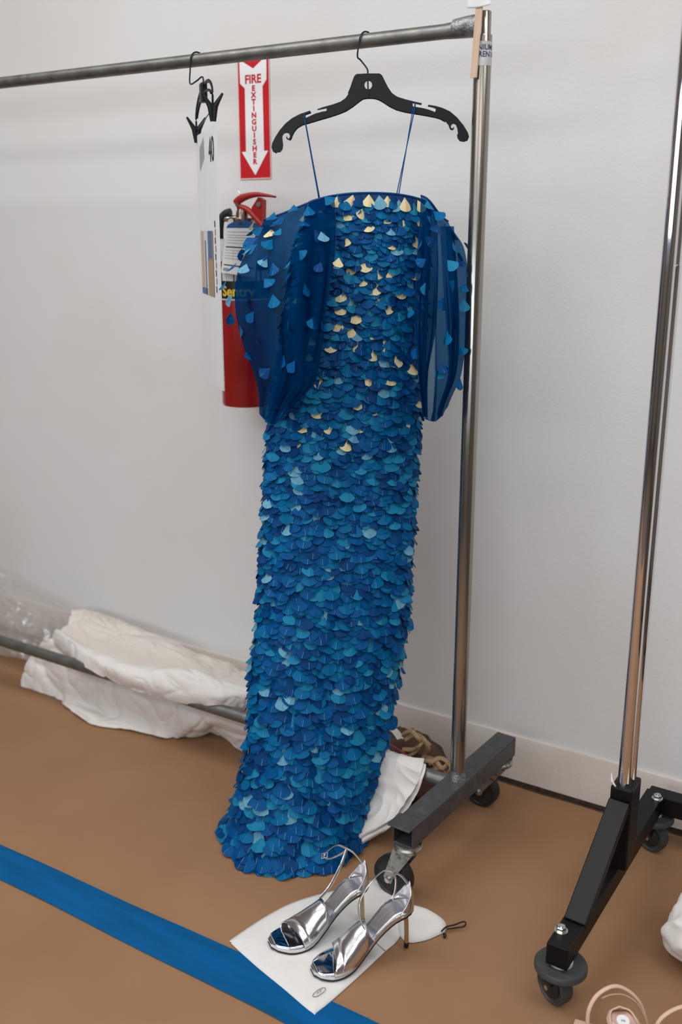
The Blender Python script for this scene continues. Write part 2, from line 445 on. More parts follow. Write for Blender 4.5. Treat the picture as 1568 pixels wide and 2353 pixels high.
# ------------------------------------------------------------------ casters (shared builder)
def wheel_vf(r, w_):
    h = w_ / 2
    return lathe([(r * 0.25, -h * 0.7), (r * 0.8, -h * 0.75), (r * 0.86, -h), (r * 0.96, -h * 0.9), (r, -h * 0.5), (r, h * 0.5), (r * 0.96, h * 0.9), (r * 0.86, h), (r * 0.8, h * 0.75), (r * 0.25, h * 0.7)], (0, 0, 0), 36, 'Y')
def caster(parent, top, yaw, r, off, floor=PAPZ):
    """swivel caster under the point top; wheel trails by off along the yaw heading"""
    org = root(parent).location
    m = Matrix.Translation(Vector(top)) @ Matrix.Rotation(yaw, 4, 'Z')
    zc = floor + r - top[2]
    c = mk('caster', xf(join(lathe([(0.030, -0.004), (0.030, 0.0)], (0, 0, 0), 28), lathe([(0.020, -0.020), (0.030, -0.017), (0.031, -0.010), (0.027, -0.004)], (0, 0, 0), 28)), m), M['zinc'], parent, smooth=True)
    arms = []
    for s in (-1, 1):
        y = s * 0.0205
        pl = [(-0.024, -0.018), (0.024, -0.018), (off + 0.012, zc + 0.004), (off + 0.008, zc - 0.008), (off - 0.008, zc - 0.008), (off - 0.013, zc + 0.006)]
        arms.append(plate(pl, [], 0.003, lambda a, b, t, y=y: Vector((a, y + t, b))))
    arms.append(box(-0.022, 0.022, -0.022, 0.022, -0.021, -0.017))
    mk('fork', xf(join(*arms), m), M['zinc'], c)
    mk('wheel', xf(xf(wheel_vf(r, 0.030), Matrix.Translation((off, 0, zc))), m), M['rubber'], c, smooth=True)
    mk('axle', xf(lathe([(0.005, -0.027), (0.007, -0.026), (0.007, 0.026), (0.005, 0.027)], (off, 0, zc), 14, 'Y'), m), M['bolt'], c, smooth=True)
    return c

# ------------------------------------------------------------------ grey garment rack
RX = -0.855
rk = thing('garment_rack', 'worn grey steel garment rack holding the blue dress, on black casters', 'clothes rack', (RX, YR, PAPZ))
XL = -2.95
# hanging rail with a swollen, welded end
def toprail():
    pts, rr = [], []
    for i in range(60):
        x = XL + (RX - 0.012 - XL) * i / 59; pts.append((x, YR, 1.772 + (0.004 if x > -0.91 else 0) * (x + 0.91) / 0.05)); 
        d = (RX - 0.012) - x; rr.append(0.0137 + 0.0062 * max(0, 1 - d / 0.07) ** 1.4)
    return tube(pts, rr, 24)
tr_ = mk('top_rail', toprail(), M['steel'], rk, smooth=True)
mk('weld', lathe([(0.016, -0.05), (0.0195, -0.02), (0.0205, 0.0)], (RX - 0.0105, YR, 1.7755), 24, 'X'), M['weld'], tr_, smooth=True)
up_ = mk('upright', lathe([(0.0135, 0.2), (0.0166, 0.2), (0.0166, 1.756), (0.0160, 1.758), (0.0135, 1.758)], (RX, YR, 0), 32), M['steel_up'], rk, smooth=True)
mk('inner_post', lathe([(0.0118, 1.70), (0.0118, 1.797), (0.0105, 1.799), (0.0085, 1.799), (0.0085, 1.78)], (RX + 0.002, YR, 0), 28), M['steel_up'], rk, smooth=True)
mk('weld_collar', lathe([(0.0210, 0.1990), (0.0200, 0.203), (0.0176, 0.212), (0.0166, 0.222)], (RX, YR, 0), 28), M['weld'], rk, smooth=True)
# base beam, an open ended square tube turned a little
def hollow_beam(x, w_, y0, y1, z0, z1, t=0.004):
    h = w_ / 2
    return join(box(x - h, x + h, y0, y1, z1 - t, z1), box(x - h, x + h, y0, y1, z0, z0 + t), box(x - h, x - h + t, y0, y1, z0 + t, z1 - t), box(x + h - t, x + h, y0, y1, z0 + t, z1 - t))
bm_rot = Matrix.Translation((RX, YR, 0)) @ Matrix.Rotation(R(-3.4), 4, 'Z')
bb = mk('base_beam', xf(hollow_beam(0, 0.051, -0.235, 0.252, 0.150, 0.2), bm_rot), M['beam'], rk)
bv = bb.modifiers.new('bevel', 'BEVEL'); bv.width = 0.0022; bv.segments = 2; bv.limit_method = 'ANGLE'
mk('tip_plate', xf(bbox_bev(-0.0285, 0.0265, -0.252, -0.2, 0.1985, 0.203, 0.0015), bm_rot), M['beam'], bb)
mk('tube_shade_sheet', xf(box(-0.021, 0.021, -0.16, -0.155, 0.154, 0.196), bm_rot), M['hollow'], bb)  # dark sheet added to stand for the shade inside the beam end
mk('lower_rail', tube([(XL, YR, 0.189), (RX - 0.02, YR, 0.182)], 0.0162, 24), M['steel'], rk, smooth=True)
p_n = bm_rot @ Vector((0.0, -0.212, 0.150)); p_f = bm_rot @ Vector((0.0, 0.222, 0.150))
caster(rk, p_n, R(172), 0.047, 0.036)
caster(rk, p_f, R(176), 0.044, 0.046)
# far end of the rack, beyond the picture
mk('upright', lathe([(0.0166, 0.2), (0.0166, 1.756)], (XL, YR, 0), 24), M['steel_up'], rk, smooth=True)
b2 = mk('base_beam', xf(hollow_beam(0, 0.051, -0.235, 0.252, 0.150, 0.2), Matrix.Translation((XL, YR, 0))), M['beam'], rk)
caster(rk, (XL, YR - 0.21, 0.15), R(180), 0.044, 0.034); caster(rk, (XL, YR + 0.215, 0.15), R(215), 0.044, 0.034)
# rental sticker wrapped on the upright
def wrap(vf, cx, cy, r, ang, zc):
    out = []
    for p in vf[0]:
        a = ang + p.x / r; out.append(Vector((cx + (r + p.z) * math.cos(a), cy + (r + p.z) * math.sin(a), zc + p.y)))
    return out, vf[1]
cam_ang = math.atan2(-YR, -RX)
def patch(w_, h_, n=24):
    V = []; F = []
    for i in range(n + 1):
        x = -w_ / 2 + w_ * i / n; V += [Vector((x, -h_ / 2, 0)), Vector((x, h_ / 2, 0))]
    for i in range(n): F.append((2 * i, 2 * i + 2, 2 * i + 3, 2 * i + 1))
    return V, F
zs = PY(1115, 125, YR).z
st = mk('rental_sticker', wrap(patch(0.058, 0.042), RX, YR, 0.0170, cam_ang + 0.1, zs), M['sticker'], up_, smooth='all')
for s_, dz, sz in (('NNIUM S', 0.010, 0.0135), ('K RENTA', -0.002, 0.0135)):
    mk('lettering', wrap(text_vf(s_, sz, 0.0, bold=0.0003, sx=0.9), RX, YR, 0.0173, cam_ang + 0.30, zs + dz), M['ink'], st)

# flat wooden stick and paper note at the top of the upright
def quadplate(p0, p1, p2, p3, t):
    n = (p1 - p0).cross(p3 - p0).normalized() * t
    return [p0, p1, p2, p3, p0 + n, p1 + n, p2 + n, p3 + n], [(3, 2, 1, 0), (4, 5, 6, 7), (0, 1, 5, 4), (1, 2, 6, 5), (2, 3, 7, 6), (3, 0, 4, 7)]
yk = YR - 0.0215
stick = mk('wooden_stick', quadplate(PY(1082, 180, yk), PY(1097, 178, yk), PY(1115, -40, yk), PY(1099, -40, yk), 0.0022), M['wood'])
tag(single(stick), 'flat pale wooden stick held against the top of the rack upright', 'stick')
note = mk('paper_note', sheet([[PY(1074, 19, yk - 0.003), PY(1098, 18, yk - 0.003), PY(1128, 11, yk - 0.006)], [PY(1074, -20, yk - 0.003), PY(1100, -20, yk - 0.004), PY(1130, -22, yk - 0.003)], [PY(1074, -70, yk - 0.003), PY(1100, -70, yk - 0.003), PY(1130, -70, yk - 0.003)]], 12, 12, thick=0.0005), M['paper_white'], smooth='all')
tag(single(note), 'small white paper note on the wooden stick', 'note')

# ------------------------------------------------------------------ black plastic hanger of the dress
HT = R(-7)                                  # the hanger plane is turned a little: its right end comes forward
HE = Vector((RT.x * math.cos(HT) - RT.y * math.sin(HT), RT.x * math.sin(HT) + RT.y * math.cos(HT), 0))
HC = Vector((-1.104, YR - 0.004, 1.70))
HN = HE.cross(Vector((0, 0, 1))).normalized()  # towards the camera
if HN.dot(CAM - HC) < 0: HN = -HN
def PH(u, v, off=0.0):
    d = ray(u, v); q = HC + HN * off; t = (q - CAM).dot(HN) / d.dot(HN); return CAM + d * t
def zp(x, y): return 600 + x * 500 / 1568.0, 130 + y * 340 / 1066.0
OUT = [(680, 140), (690, 132), (765, 129), (855, 129), (868, 140), (885, 175), (910, 225), (940, 268), (980, 296), (1040, 315), (1100, 330), (1158, 343), (1155, 350), (1100, 338), (1093, 340), (1096, 360), (1110, 362),
       (1170, 372), (1215, 384), (1255, 400), (1262, 380), (1245, 370), (1203, 360), (1205, 354), (1255, 362), (1310, 378), (1360, 402), (1410, 445), (1455, 500), (1485, 550), (1493, 578), (1485, 600), (1462, 608), (1438, 604), (1424, 588), (1420, 560),
       (1416, 520), (1405, 492), (1388, 484), (1375, 490), (1368, 505), (1375, 518), (1384, 516), (1386, 508), (1392, 510), (1391, 524), (1380, 532), (1366, 528), (1358, 515), (1352, 495), (1330, 468), (1300, 450), (1265, 438), (1200, 425), (1100, 408), (1040, 398), (980, 382), (930, 358), (880, 325), (848, 308), (815, 299), (770, 298), (735, 304),
       (700, 328), (660, 360), (610, 392), (560, 412), (500, 432), (420, 455), (350, 476), (300, 490), (262, 512), (238, 540), (222, 572), (216, 592), (205, 602), (192, 600), (183, 588), (184, 577), (190, 578), (192, 588), (200, 592), (208, 584), (210, 572), (204, 556), (185, 550), (165, 556), (154, 575), (155, 600), (160, 640), (154, 672), (138, 690), (115, 692), (92, 680),
       (83, 655), (88, 625), (108, 585), (140, 535), (180, 488), (230, 448), (285, 420), (355, 396), (360, 402), (305, 422), (302, 436), (315, 446), (330, 440), (390, 412), (440, 398), (474, 392), (474, 373), (410, 386), (406, 380), (450, 364), (520, 345), (575, 325), (610, 300), (632, 268), (650, 225), (665, 180)]
def hang_map(x, y, t):
    u, v = zp(x, y); return PH(u, v) + HN * t
hl = [(774 + 28 * math.cos(a * math.pi / 10), 206 + 31 * math.sin(a * math.pi / 10)) for a in range(20)]
hg = thing('dress_hanger', 'black plastic notched hanger with wire hook carrying the blue dress', 'hanger', PH(*zp(774, 298)))
hb = mk('hanger_body', plate(OUT, [hl], 0.0045, hang_map), M['plastic_blk'], hg)
# raised rim along the upper edge and the lower edge, as on a moulded hanger
def rim(idx, r=0.0021):
    return tube([hang_map(OUT[i][0], OUT[i][1], 0.0) for i in idx], r, 8)
mk('rim', rim(list(range(0, 12))), M['plastic_blk'], hb, smooth=True)
mk('rim', rim(list(range(23, 36))), M['plastic_blk'], hb, smooth=True)
mk('rim', rim(list(range(50, 76))), M['plastic_blk'], hb, smooth=True)
mk('rim', rim(list(range(92, 106))), M['plastic_blk'], hb, smooth=True)
mk('rim', rim(list(range(117, len(OUT))) + [0]), M['plastic_blk'], hb, smooth=True)
# hook: a wire up from the body, over the rail
def hook():
    a = hang_map(775, 298, 0.003); b = hang_map(772, 200, 0.003); c = hang_map(770, 125, 0.0); d = PH(844, 158); e = PH(829, 138)
    rc = Vector((PY(838, 94, YR).x, YR, 1.772)); r = 0.0165
    hd = Vector((0.10, 1, 0)).normalized()         # the hook lies across the rail
    pts = [a, b, c, d, e, rc - hd * (r + 0.004) + Vector((-0.002, 0, -0.03))]
    for k in range(0, 11):
        an = R(180 - k * 20); pts.append(rc + hd * (math.cos(an) * r) + Vector((0.001 * k, 0, math.sin(an) * r)))
    return tube(catmull(pts, 70), 0.00165, 8)
mk('hook', hook(), M['hookwire'], hg, smooth=True)

# ------------------------------------------------------------------ blue feather dress
rnd = random.Random(7)
# v, left u, right u, depth plane y, forward half depth, rear half depth, turn of the ring
PROF = [(446, 712, 980, 1.850, 0.062, 0.055, 4), (600, 676, 980, 1.850, 0.080, 0.065, 4), (800, 648, 968, 1.842, 0.078, 0.062, 4), (1000, 622, 958, 1.835, 0.080, 0.062, 4),
        (1250, 608, 942, 1.820, 0.085, 0.060, 5), (1400, 600, 932, 1.809, 0.088, 0.060, 6), (1500, 589, 917, 1.800, 0.092, 0.060, 8), (1600, 583, 898, 1.790, 0.098, 0.062, 10), (1700, 577, 877, 1.780, 0.108, 0.066, 12),
        (1800, 558, 848, 1.766, 0.128, 0.075, 16), (1860, 541, 826, 1.757, 0.152, 0.085, 18), (1896, 530, 802, 1.750, 0.182, 0.09, 20)]
def ring_par(v):
    uL, uR, y, bf, bb_, rot = interp(PROF, v)
    c = PY((uL + uR) / 2, v, y); d = proj(c)[2]; a = (uR - uL) / 2 / FPX * d
    e = Vector((RT.x * math.cos(R(rot)) - RT.y * math.sin(R(rot)), RT.x * math.sin(R(rot)) + RT.y * math.cos(R(rot)), 0))
    n = Vector((e.y, -e.x, 0))
    return c, a / math.cos(R(rot)), bf, bb_, e, n
VT, VB = 446, 1896
NR = 150
RP = [ring_par(VT + (VB - VT) * i / NR) for i in range(NR + 1)]
for q in RP: q[0].z = max(q[0].z, 0.012)
S_ = [0.0]
for i in range(NR): S_.append(S_[-1] + math.hypot((RP[i + 1][0] - RP[i][0]).length, RP[i + 1][2] - RP[i][2]))
SL = S_[-1]
def dpoint(th, s):
    """surface point of the dress; th 0 = right side, pi/2 = front, pi = left"""
    s = min(max(s, 0), SL)
    import bisect
    k = min(max(bisect.bisect(S_, s) - 1, 0), NR - 1); t = (s - S_[k]) / (S_[k + 1] - S_[k])
    A, B = RP[k], RP[k + 1]
    c = A[0].lerp(B[0], t); a = A[1] + (B[1] - A[1]) * t; e = A[4].lerp(B[4], t); n = A[5].lerp(B[5], t)
    ct, sn = math.cos(th), math.sin(th)
    b = (A[2] + (B[2] - A[2]) * t) if sn > 0 else (A[3] + (B[3] - A[3]) * t)
    fall = min(1, s / 0.35)
    fold = 1 + fall * (0.045 * math.sin(3 * th + 2.2 * s + 0.5) - 0.10 * math.exp(-((th - 2.35 - 0.15 * math.sin(2 * s)) / 0.16) ** 2) - 0.05 * math.exp(-((th - 1.25 - 0.3 * s) / 0.14) ** 2)) * (1 if sn > 0 else 0.3)
    sq = 0.86
    hemf = max(0, (s - SL + 0.28) / 0.28)
    fold += 0.20 * hemf * math.exp(-((th - 2.45) / 0.38) ** 2)
    c = c - Vector((0, 0, 0.016 * abs(ct) ** 2 * max(0, 1 - s / 0.12)))
    x = a * math.copysign(abs(ct) ** sq, ct); y = b * math.copysign(abs(sn) ** sq, sn) * fold
    return c + e * x + n * y
ndr, nth = 110, 64
dress = thing('feather_dress', 'long blue dress covered in layered feathers with sheer sleeves, hanging to the floor', 'dress', (RP[-1][0].x, RP[-1][0].y, PAPZ))
VV = [dpoint(2 * math.pi * j / nth, SL * i / ndr) for i in range(ndr + 1) for j in range(nth)]
FF = []
for i in range(ndr):
    for j in range(nth):
        l = (j + 1) % nth; FF.append((i * nth + j, (i + 1) * nth + j, (i + 1) * nth + l, i * nth + l))
mk('dress_body', (VV, FF), M['dress_base'], dress, smooth='all')
# neckline band
nb = [dpoint(2 * math.pi * j / 48, 0.002) + Vector((0, 0, 0.002)) for j in range(48)]
mk('neckline_band', tube(nb, 0.0022, 8, closed=True), M['strap_blue'], dress, smooth='all')

# --- one feather: a fan, pointed at its root, round at its tip, folded a little along the quill
def feather_vf(w_, l_, fold, curl, var=0):
    if var == 1: half = [(0.0, 0.03), (0.30, 0.50), (0.58, 0.98), (0.74, 0.92), (0.90, 0.52), (1.0, 0.0)]
    elif var == 2: half = [(0.0, 0.03), (0.35, 0.56), (0.62, 1.0), (0.80, 0.86), (0.93, 0.48), (0.97, 0.0)]
    else: half = [(0.0, 0.03), (0.34, 0.56), (0.64, 1.0), (0.82, 0.84), (0.95, 0.44), (1.0, 0.0)]
    V, F = [], []
    for a, _ in half: V.append((0.0, a * l_, curl * l_ * (a ** 2)))
    nh = len(half)
    for side in (-1, 1):
        for a, b in half[:-1]:
            x = side * b * w_ / 2; V.append((x, a * l_, curl * l_ * (a ** 2) - fold * abs(x)))
    for si in range(2):
        o = nh + si * (nh - 1)
        for k in range(nh - 2):
            q = (k, k + 1, o + k + 1, o + k); F.append(q if si == 1 else tuple(reversed(q)))
        q = (nh - 2, nh - 1, o + nh - 2); F.append(q if si == 1 else tuple(reversed(q)))
    n = len(V); qw = 0.00038 / (1 if w_ < 0.5 else 0.03)
    z = 0.0005 / (1 if w_ < 0.5 else 0.03)
    for a in (0.62, 0.97): V += [(-qw, a * l_, curl * l_ * a * a + z), (qw, a * l_, curl * l_ * a * a + z)]
    F.append((n, n + 1, n + 3, n + 2))
    return V, F
NF0 = len(feather_vf(1, 1, 0.1, 0.1)[1])
def frame_at(th, s):
    e_ = 0.006
    p = dpoint(th, s); t = dpoint(th, min(s + e_, SL)) - dpoint(th, max(s - e_, 0)); t.normalize()
    sd = dpoint(th + 0.03, s) - dpoint(th - 0.03, s); sd = (sd - t * sd.dot(t)).normalized()
    n = sd.cross(t).normalized()
    c = p - (RP[min(int(s / SL * NR), NR)][0]); 
    if n.dot(c) < 0: n = -n; 
    return p, t, n
def place(p, t, n, tilt, roll, twist):
    x = t.cross(n).normalized()
    t2 = (t * math.cos(roll) + x * math.sin(roll)).normalized(); x2 = t2.cross(n).normalized()
    t3 = (t2 * math.cos(tilt) + n * math.sin(tilt)).normalized(); n3 = x2.cross(t3).normalized()
    if n3.dot(n) < 0: n3 = -n3
    x3 = (x2 * math.cos(twist) + n3 * math.sin(twist)).normalized(); n4 = x3.cross(t3).normalized()
    if n4.dot(n) < 0: n4 = -n4; 
    x3 = t3.cross(n4).normalized()
    m = Matrix((x3, t3, n4)).transposed().to_4x4(); m.translation = p
    return m
creams = []
items = []       # (score, matrix, w, l, fold, curl, var, material)
s = 0.004; row = 0
while s < SL:
    f = s / SL
    wdt = 0.0258 + 0.0172 * f ** 1.1; spc = 0.0077 + 0.0075 * f ** 1.1
    ring = [dpoint(2 * math.pi * j / 40, s) for j in range(41)]
    acc = [0.0]
    for j in range(40): acc.append(acc[-1] + (ring[j + 1] - ring[j]).length)
    per = acc[-1]; cnt = max(6, int(per / (wdt * 0.66)))
    for i in range(cnt):
        d = ((i + 0.5 * (row % 2) + rnd.uniform(-0.18, 0.18)) / cnt * per) % per
        j = 0
        while acc[j + 1] < d: j += 1
        th = 2 * math.pi * (j + (d - acc[j]) / (acc[j + 1] - acc[j])) / 40
        front = math.sin(th) > -0.25
        if not front and rnd.random() < 0.35: continue
        ss = min(max(s + rnd.uniform(-0.38, 0.38) * spc, 0.003), SL - 0.012)
        p, t, n = frame_at(th, ss)
        wd = wdt * rnd.uniform(0.82, 1.15); ln = wd * rnd.uniform(0.90, 1.08)
        m_ = place(p + n * (0.001 + 0.0008 * (i % 2)), t, n, R(rnd.gauss(19 + 3 * f, 5)), R(rnd.gauss(0, 9)), R(rnd.gauss(0, 7)))
        pcream = (0.45 if s < 0.01 else 0.20 if s < 0.06 else 0.17 if s < 0.22 else 0.085 if s < 0.38 else 0.03 if s < 0.52 else 0.0) if 0.55 < th < 2.5 else (0.04 if s < 0.45 else 0)
        x = rnd.random()
        if x < pcream * 1.5 and all((p - c0).length > 0.026 for c0 in creams): mi = 5; creams.append(p)
        else: mi = rnd.choices([0, 1, 2, 3, 4], [34, 22, 26, 13, 5])[0]
        tip = m_ @ Vector((0, ln, 0))
        if tip.z < PAPZ + 0.002: m_.translation.z += PAPZ + 0.002 - tip.z
        face = (m_.to_3x3() @ Vector((0, 0, 1))).dot((CAM - p).normalized())
        sc = wd * ln * max(face, 0) / ((CAM - p).length ** 2) * (1.4 if mi == 5 else 1) * (1 if math.sin(th) > 0.1 else 0.2)
        if s < 0.55 and not (0.75 < th < 1.75): sc *= 0.1
        items.append((sc, m_, wd, ln, rnd.uniform(0.05, 0.35), rnd.uniform(-0.10, 0.12), rnd.randrange(3), mi))
    s += spc; row += 1
# a fringe of longer feathers round the hem
for i in range(64):
    th = 2 * math.pi * i / 64 + rnd.uniform(-0.04, 0.04)
    if math.sin(th) < -0.5: continue
    p, t, n = frame_at(th, SL - rnd.uniform(0.012, 0.03))
    out_ = Vector((n.x, n.y, 0)).normalized(); p = p + Vector((0, 0, 0.014))
    tt = (out_ * 0.75 + Vector((0, 0, -0.62))).normalized(); nn = (Vector((0, 0, 1)) - tt * tt.z).normalized()
    wd = rnd.uniform(0.034, 0.046); ln = wd * rnd.uniform(0.9, 1.15)
    m_ = place(p, tt, nn, R(rnd.uniform(-4, 8)), R(rnd.gauss(0, 14)), R(rnd.gauss(0, 10)))
    tip = m_ @ Vector((0, ln, 0)); 
    if tip.z < PAPZ + 0.004: m_.translation.z += PAPZ + 0.004 - tip.z
    items.append((wd * ln * 0.9 / 4.2 if math.sin(th) > 0 else 0, m_, wd, ln, 0.2, 0.02, rnd.randrange(3), rnd.choices([0, 1, 2, 3], [40, 30, 25, 5])[0]))

# --- sheer sleeves: a net of rings, each from the inner front edge round the outer edge to the back
def sleeve_grid(rows, nv=44, ns=90, seed=0, pleat=9):
    """rows: (v, u_inner, u_outer, y_inner, y_outer, depth of the bag)"""
    G = []
    for i in range(nv + 1):
        v = rows[0][0] + (rows[-1][0] - rows[0][0]) * i / nv
        ui, uo, yi, yo, dp = interp(rows, v); line = []
        vi, vo = v, v
        for j in range(ns + 1):
            q = j / ns
            if q <= 0.58:
                x = q / 0.58; u = ui + (uo - ui) * x; y = yi + (yo - yi) * x - dp * 0.45 * math.sin(math.pi * x) ** 0.8
            else:
                x = (q - 0.58) / 0.42; u = uo + (ui - uo) * x * 0.62; y = yo + dp * math.sin(math.pi * 0.5 * x) + (yi - yo) * x * 0.2
            env = min(1, i / nv * 2.2)
            y += env * (0.010 * math.sin(q * 23 + seed + 1.5 * i / nv) + 0.006 * math.sin(q * 47 + seed * 2 + i * 0.05))
            sag = 0
            u += env * pleat * (1 - abs(2 * min(q / 0.58, 1) - 1) ** 4) * math.sin(q * 36 + seed * 3 + 0.9 * math.sin(3.0 * i / nv))
            y += env * pleat * 0.0009 * math.cos(q * 36 + seed * 3 + 0.9 * math.sin(3.0 * i / nv))
            line.append(PD(u, v + sag, y))
        G.append(line)
    return G
def edge_top(G, pts_uv):
    """lift the first rows of the net so that the upper rim follows the neckline"""
    n = len(G[0]); m = len(G)
    for j in range(n):
        u0, v0, _ = proj(G[0][j])
        vt = interp(pts_uv, u0)[0]
        for i in range(m):
            k = (1 - i / (m - 1)) ** 2
            u, v, d = proj(G[i][j])
            G[i][j] = PD(u, v + (vt - v0) * k, d)
    return G
def edge_bot(G, pts_uv):
    n = len(G[0]); m = len(G)
    for j in range(n):
        u0, v0, _ = proj(G[-1][j]); vb = interp(pts_uv, u0)[0]
        for i in range(m):
            k = (i / (m - 1)) ** 2; u, v, d = proj(G[i][j])
            G[i][j] = PD(u, v + (vb - v0) * k, d)
    return G
LS = [(500, 768, 606, 1.975, 2.03, 0.05), (560, 772, 574, 1.965, 2.02, 0.075), (620, 768, 546, 1.962, 2.015, 0.085), (700, 752, 540, 1.965, 2.015, 0.085), (790, 742, 558, 1.972, 2.02, 0.075), (880, 722, 590, 1.985, 2.03, 0.06), (950, 662, 596, 2.0, 2.04, 0.035)]
GL = edge_bot(edge_top(sleeve_grid(LS, seed=0.4, pleat=10), [(600, 506), (640, 494), (690, 474), (735, 457), (770, 449)]), [(590, 944), (606, 962), (628, 976), (662, 952)])
RS = [(500, 968, 1030, 1.965, 2.02, 0.05), (560, 965, 1066, 1.955, 2.0, 0.07), (640, 958, 1077, 1.95, 1.995, 0.075), (760, 954, 1074, 1.955, 2.0, 0.07), (860, 962, 1060, 1.965, 2.01, 0.06), (930, 974, 1030, 1.985, 2.02, 0.04), (950, 976, 1018, 1.99, 2.025, 0.03)]
GR = edge_bot(edge_top(sleeve_grid(RS, seed=2.1, pleat=7), [(965, 449), (985, 459), (1010, 490), (1030, 508)]), [(974, 962), (1000, 968), (1018, 955)])
sleeves = []
LS2 = [(500, 768, 700, 1.970, 1.985, 0.02), (620, 764, 690, 1.958, 1.975, 0.03), (760, 744, 672, 1.962, 1.98, 0.03), (880, 720, 640, 1.978, 1.995, 0.025), (940, 670, 622, 1.99, 2.01, 0.02)]
GL2 = edge_top(sleeve_grid(LS2, seed=5.0, pleat=8), [(690, 476), (735, 459), (770, 451)])
RS2 = [(500, 968, 1004, 1.960, 1.975, 0.02), (620, 958, 1008, 1.945, 1.962, 0.03), (760, 954, 1002, 1.950, 1.968, 0.03), (860, 962, 984, 1.960, 1.972, 0.02), (958, 975, 979, 1.985, 1.99, 0.004)]
GR2 = edge_top(sleeve_grid(RS2, seed=3.3, pleat=6), [(965, 451), (985, 461), (1010, 492)])
RS3 = [(520, 1012, 1044, 1.972, 1.985, 0.015), (640, 1018, 1052, 1.958, 1.975, 0.02), (760, 1026, 1056, 1.960, 1.978, 0.02), (860, 1030, 1048, 1.970, 1.985, 0.012), (955, 1008, 1012, 1.995, 2.0, 0.004)]
GR3 = sleeve_grid(RS3, seed=1.3, pleat=5)
for nm, G, G2 in (('sleeve', GL, (GL2,)), ('sleeve', GR, (GR2, GR3))):
    sl = mk(nm, gridmesh(G), M['organza_dense' if G is GL else 'organza'], dress, smooth='all'); sleeves.append(sl)
    for g2 in G2: mk('gathered_fold', gridmesh(g2), M['organza'], sl, smooth='all')
    tag(sl, 'sheer blue organza sleeve dotted with feathers')
    mk('rolled_hem', tube([G[i][0] for i in range(0, len(G))], 0.0006, 6), M['dress_base'], sl, smooth='all')
    mk('rolled_hem', tube([G[-1][j] for j in range(len(G[0]))], 0.0006, 6), M['dress_base'], sl, smooth='all')
    mk('top_seam', tube([G[0][j] for j in range(len(G[0]))], 0.0020, 6), M['dress_base'], sl, smooth='all')
ZA = lambda x, y: (430 + x * 370 / 1501.0, 420 + y * 580 / 2353.0)
ZB = lambda x, y: (750 + x * 400 / 1568.0, 420 + y * 580 / 2274.0)
LF = [(1000, 250, 3), (1280, 170, 2), (1390, 130, 3), (820, 320, 2), (920, 360, 0), (640, 390, 5), (640, 470, 2), (715, 460, 2), (790, 480, 5), (880, 470, 3), (850, 400, 0), (660, 560, 0), (800, 575, 2), (660, 620, 2), (600, 580, 3),
      (550, 680, 0), (610, 650, 4), (470, 790, 0), (560, 800, 4), (750, 750, 4), (800, 790, 0), (700, 740, 1), (970, 770, 3), (1050, 680, 2), (1250, 780, 1), (1380, 690, 2), (1410, 740, 5), (380, 950, 2), (725, 940, 2), (930, 900, 0), (1090, 980, 0),
      (600, 1070, 0), (800, 1080, 2), (430, 1100, 4), (630, 1240, 0), (420, 1245, 0), (1190, 1290, 3), (950, 1320, 2), (495, 1370, 2), (660, 1500, 3), (550, 1600, 0), (910, 1640, 0), (1010, 1700, 0), (780, 1770, 1), (700, 1900, 0), (1240, 1310, 0), (1130, 260, 2), (1090, 400, 0), (1180, 480, 1), (1250, 500, 4)]
RF = [(910, 200, 3), (960, 300, 2), (1010, 340, 3), (1060, 390, 2), (1100, 470, 2), (930, 350, 2), (870, 550, 2), (980, 530, 1), (1130, 570, 2), (1230, 580, 3), (900, 730, 0), (1090, 740, 3), (1170, 640, 2), (890, 940, 3), (1110, 930, 0), (1240, 1090, 3), (760, 1150, 2), (1060, 1070, 0), (1095, 1370, 2), (830, 1510, 0), (1200, 1510, 2), (1060, 1700, 3), (1030, 1660, 1), (1200, 1790, 0), (1260, 800, 2), (1150, 1240, 1), (1190, 700, 1), (1000, 420, 1), (1255, 950, 2)]
sl_items = []
for G, lst, zz, sl in ((GL, LF, ZA, sleeves[0]), (GR, RF, ZB, sleeves[1])):
    fr_ = [(i, j) + proj(G[i][j])[:2] for i in range(1, len(G) - 1) for j in range(1, int(len(G[0]) * 0.6))]
    for x, y, mi in lst:
        u, v = zz(x, y)
        i, j, _, _ = min(fr_, key=lambda q: (q[2] - u) ** 2 + (q[3] - v + 10) ** 2)
        p = G[i][j]; t = (G[i + 1][j] - G[i - 1][j]).normalized(); sd = G[i][j + 1] - G[i][j - 1]
        n = sd.cross(t).normalized()
        if n.dot(CAM - p) < 0: n = -n
        off = PD(u, v - 10, proj(p)[2]) - p
        if off.length > 0.02: off = off.normalized() * 0.02
        wd = rnd.uniform(0.022, 0.028); ln = wd * rnd.uniform(1.0, 1.15)
        m_ = place(p + off + n * 0.002, t, n, R(rnd.uniform(5, 30)), R(rnd.gauss(0, 30)), R(rnd.gauss(0, 25)))
        sl_items.append((sl, m_, wd, ln, 2 if mi == 3 and rnd.random() < 0.5 else mi))

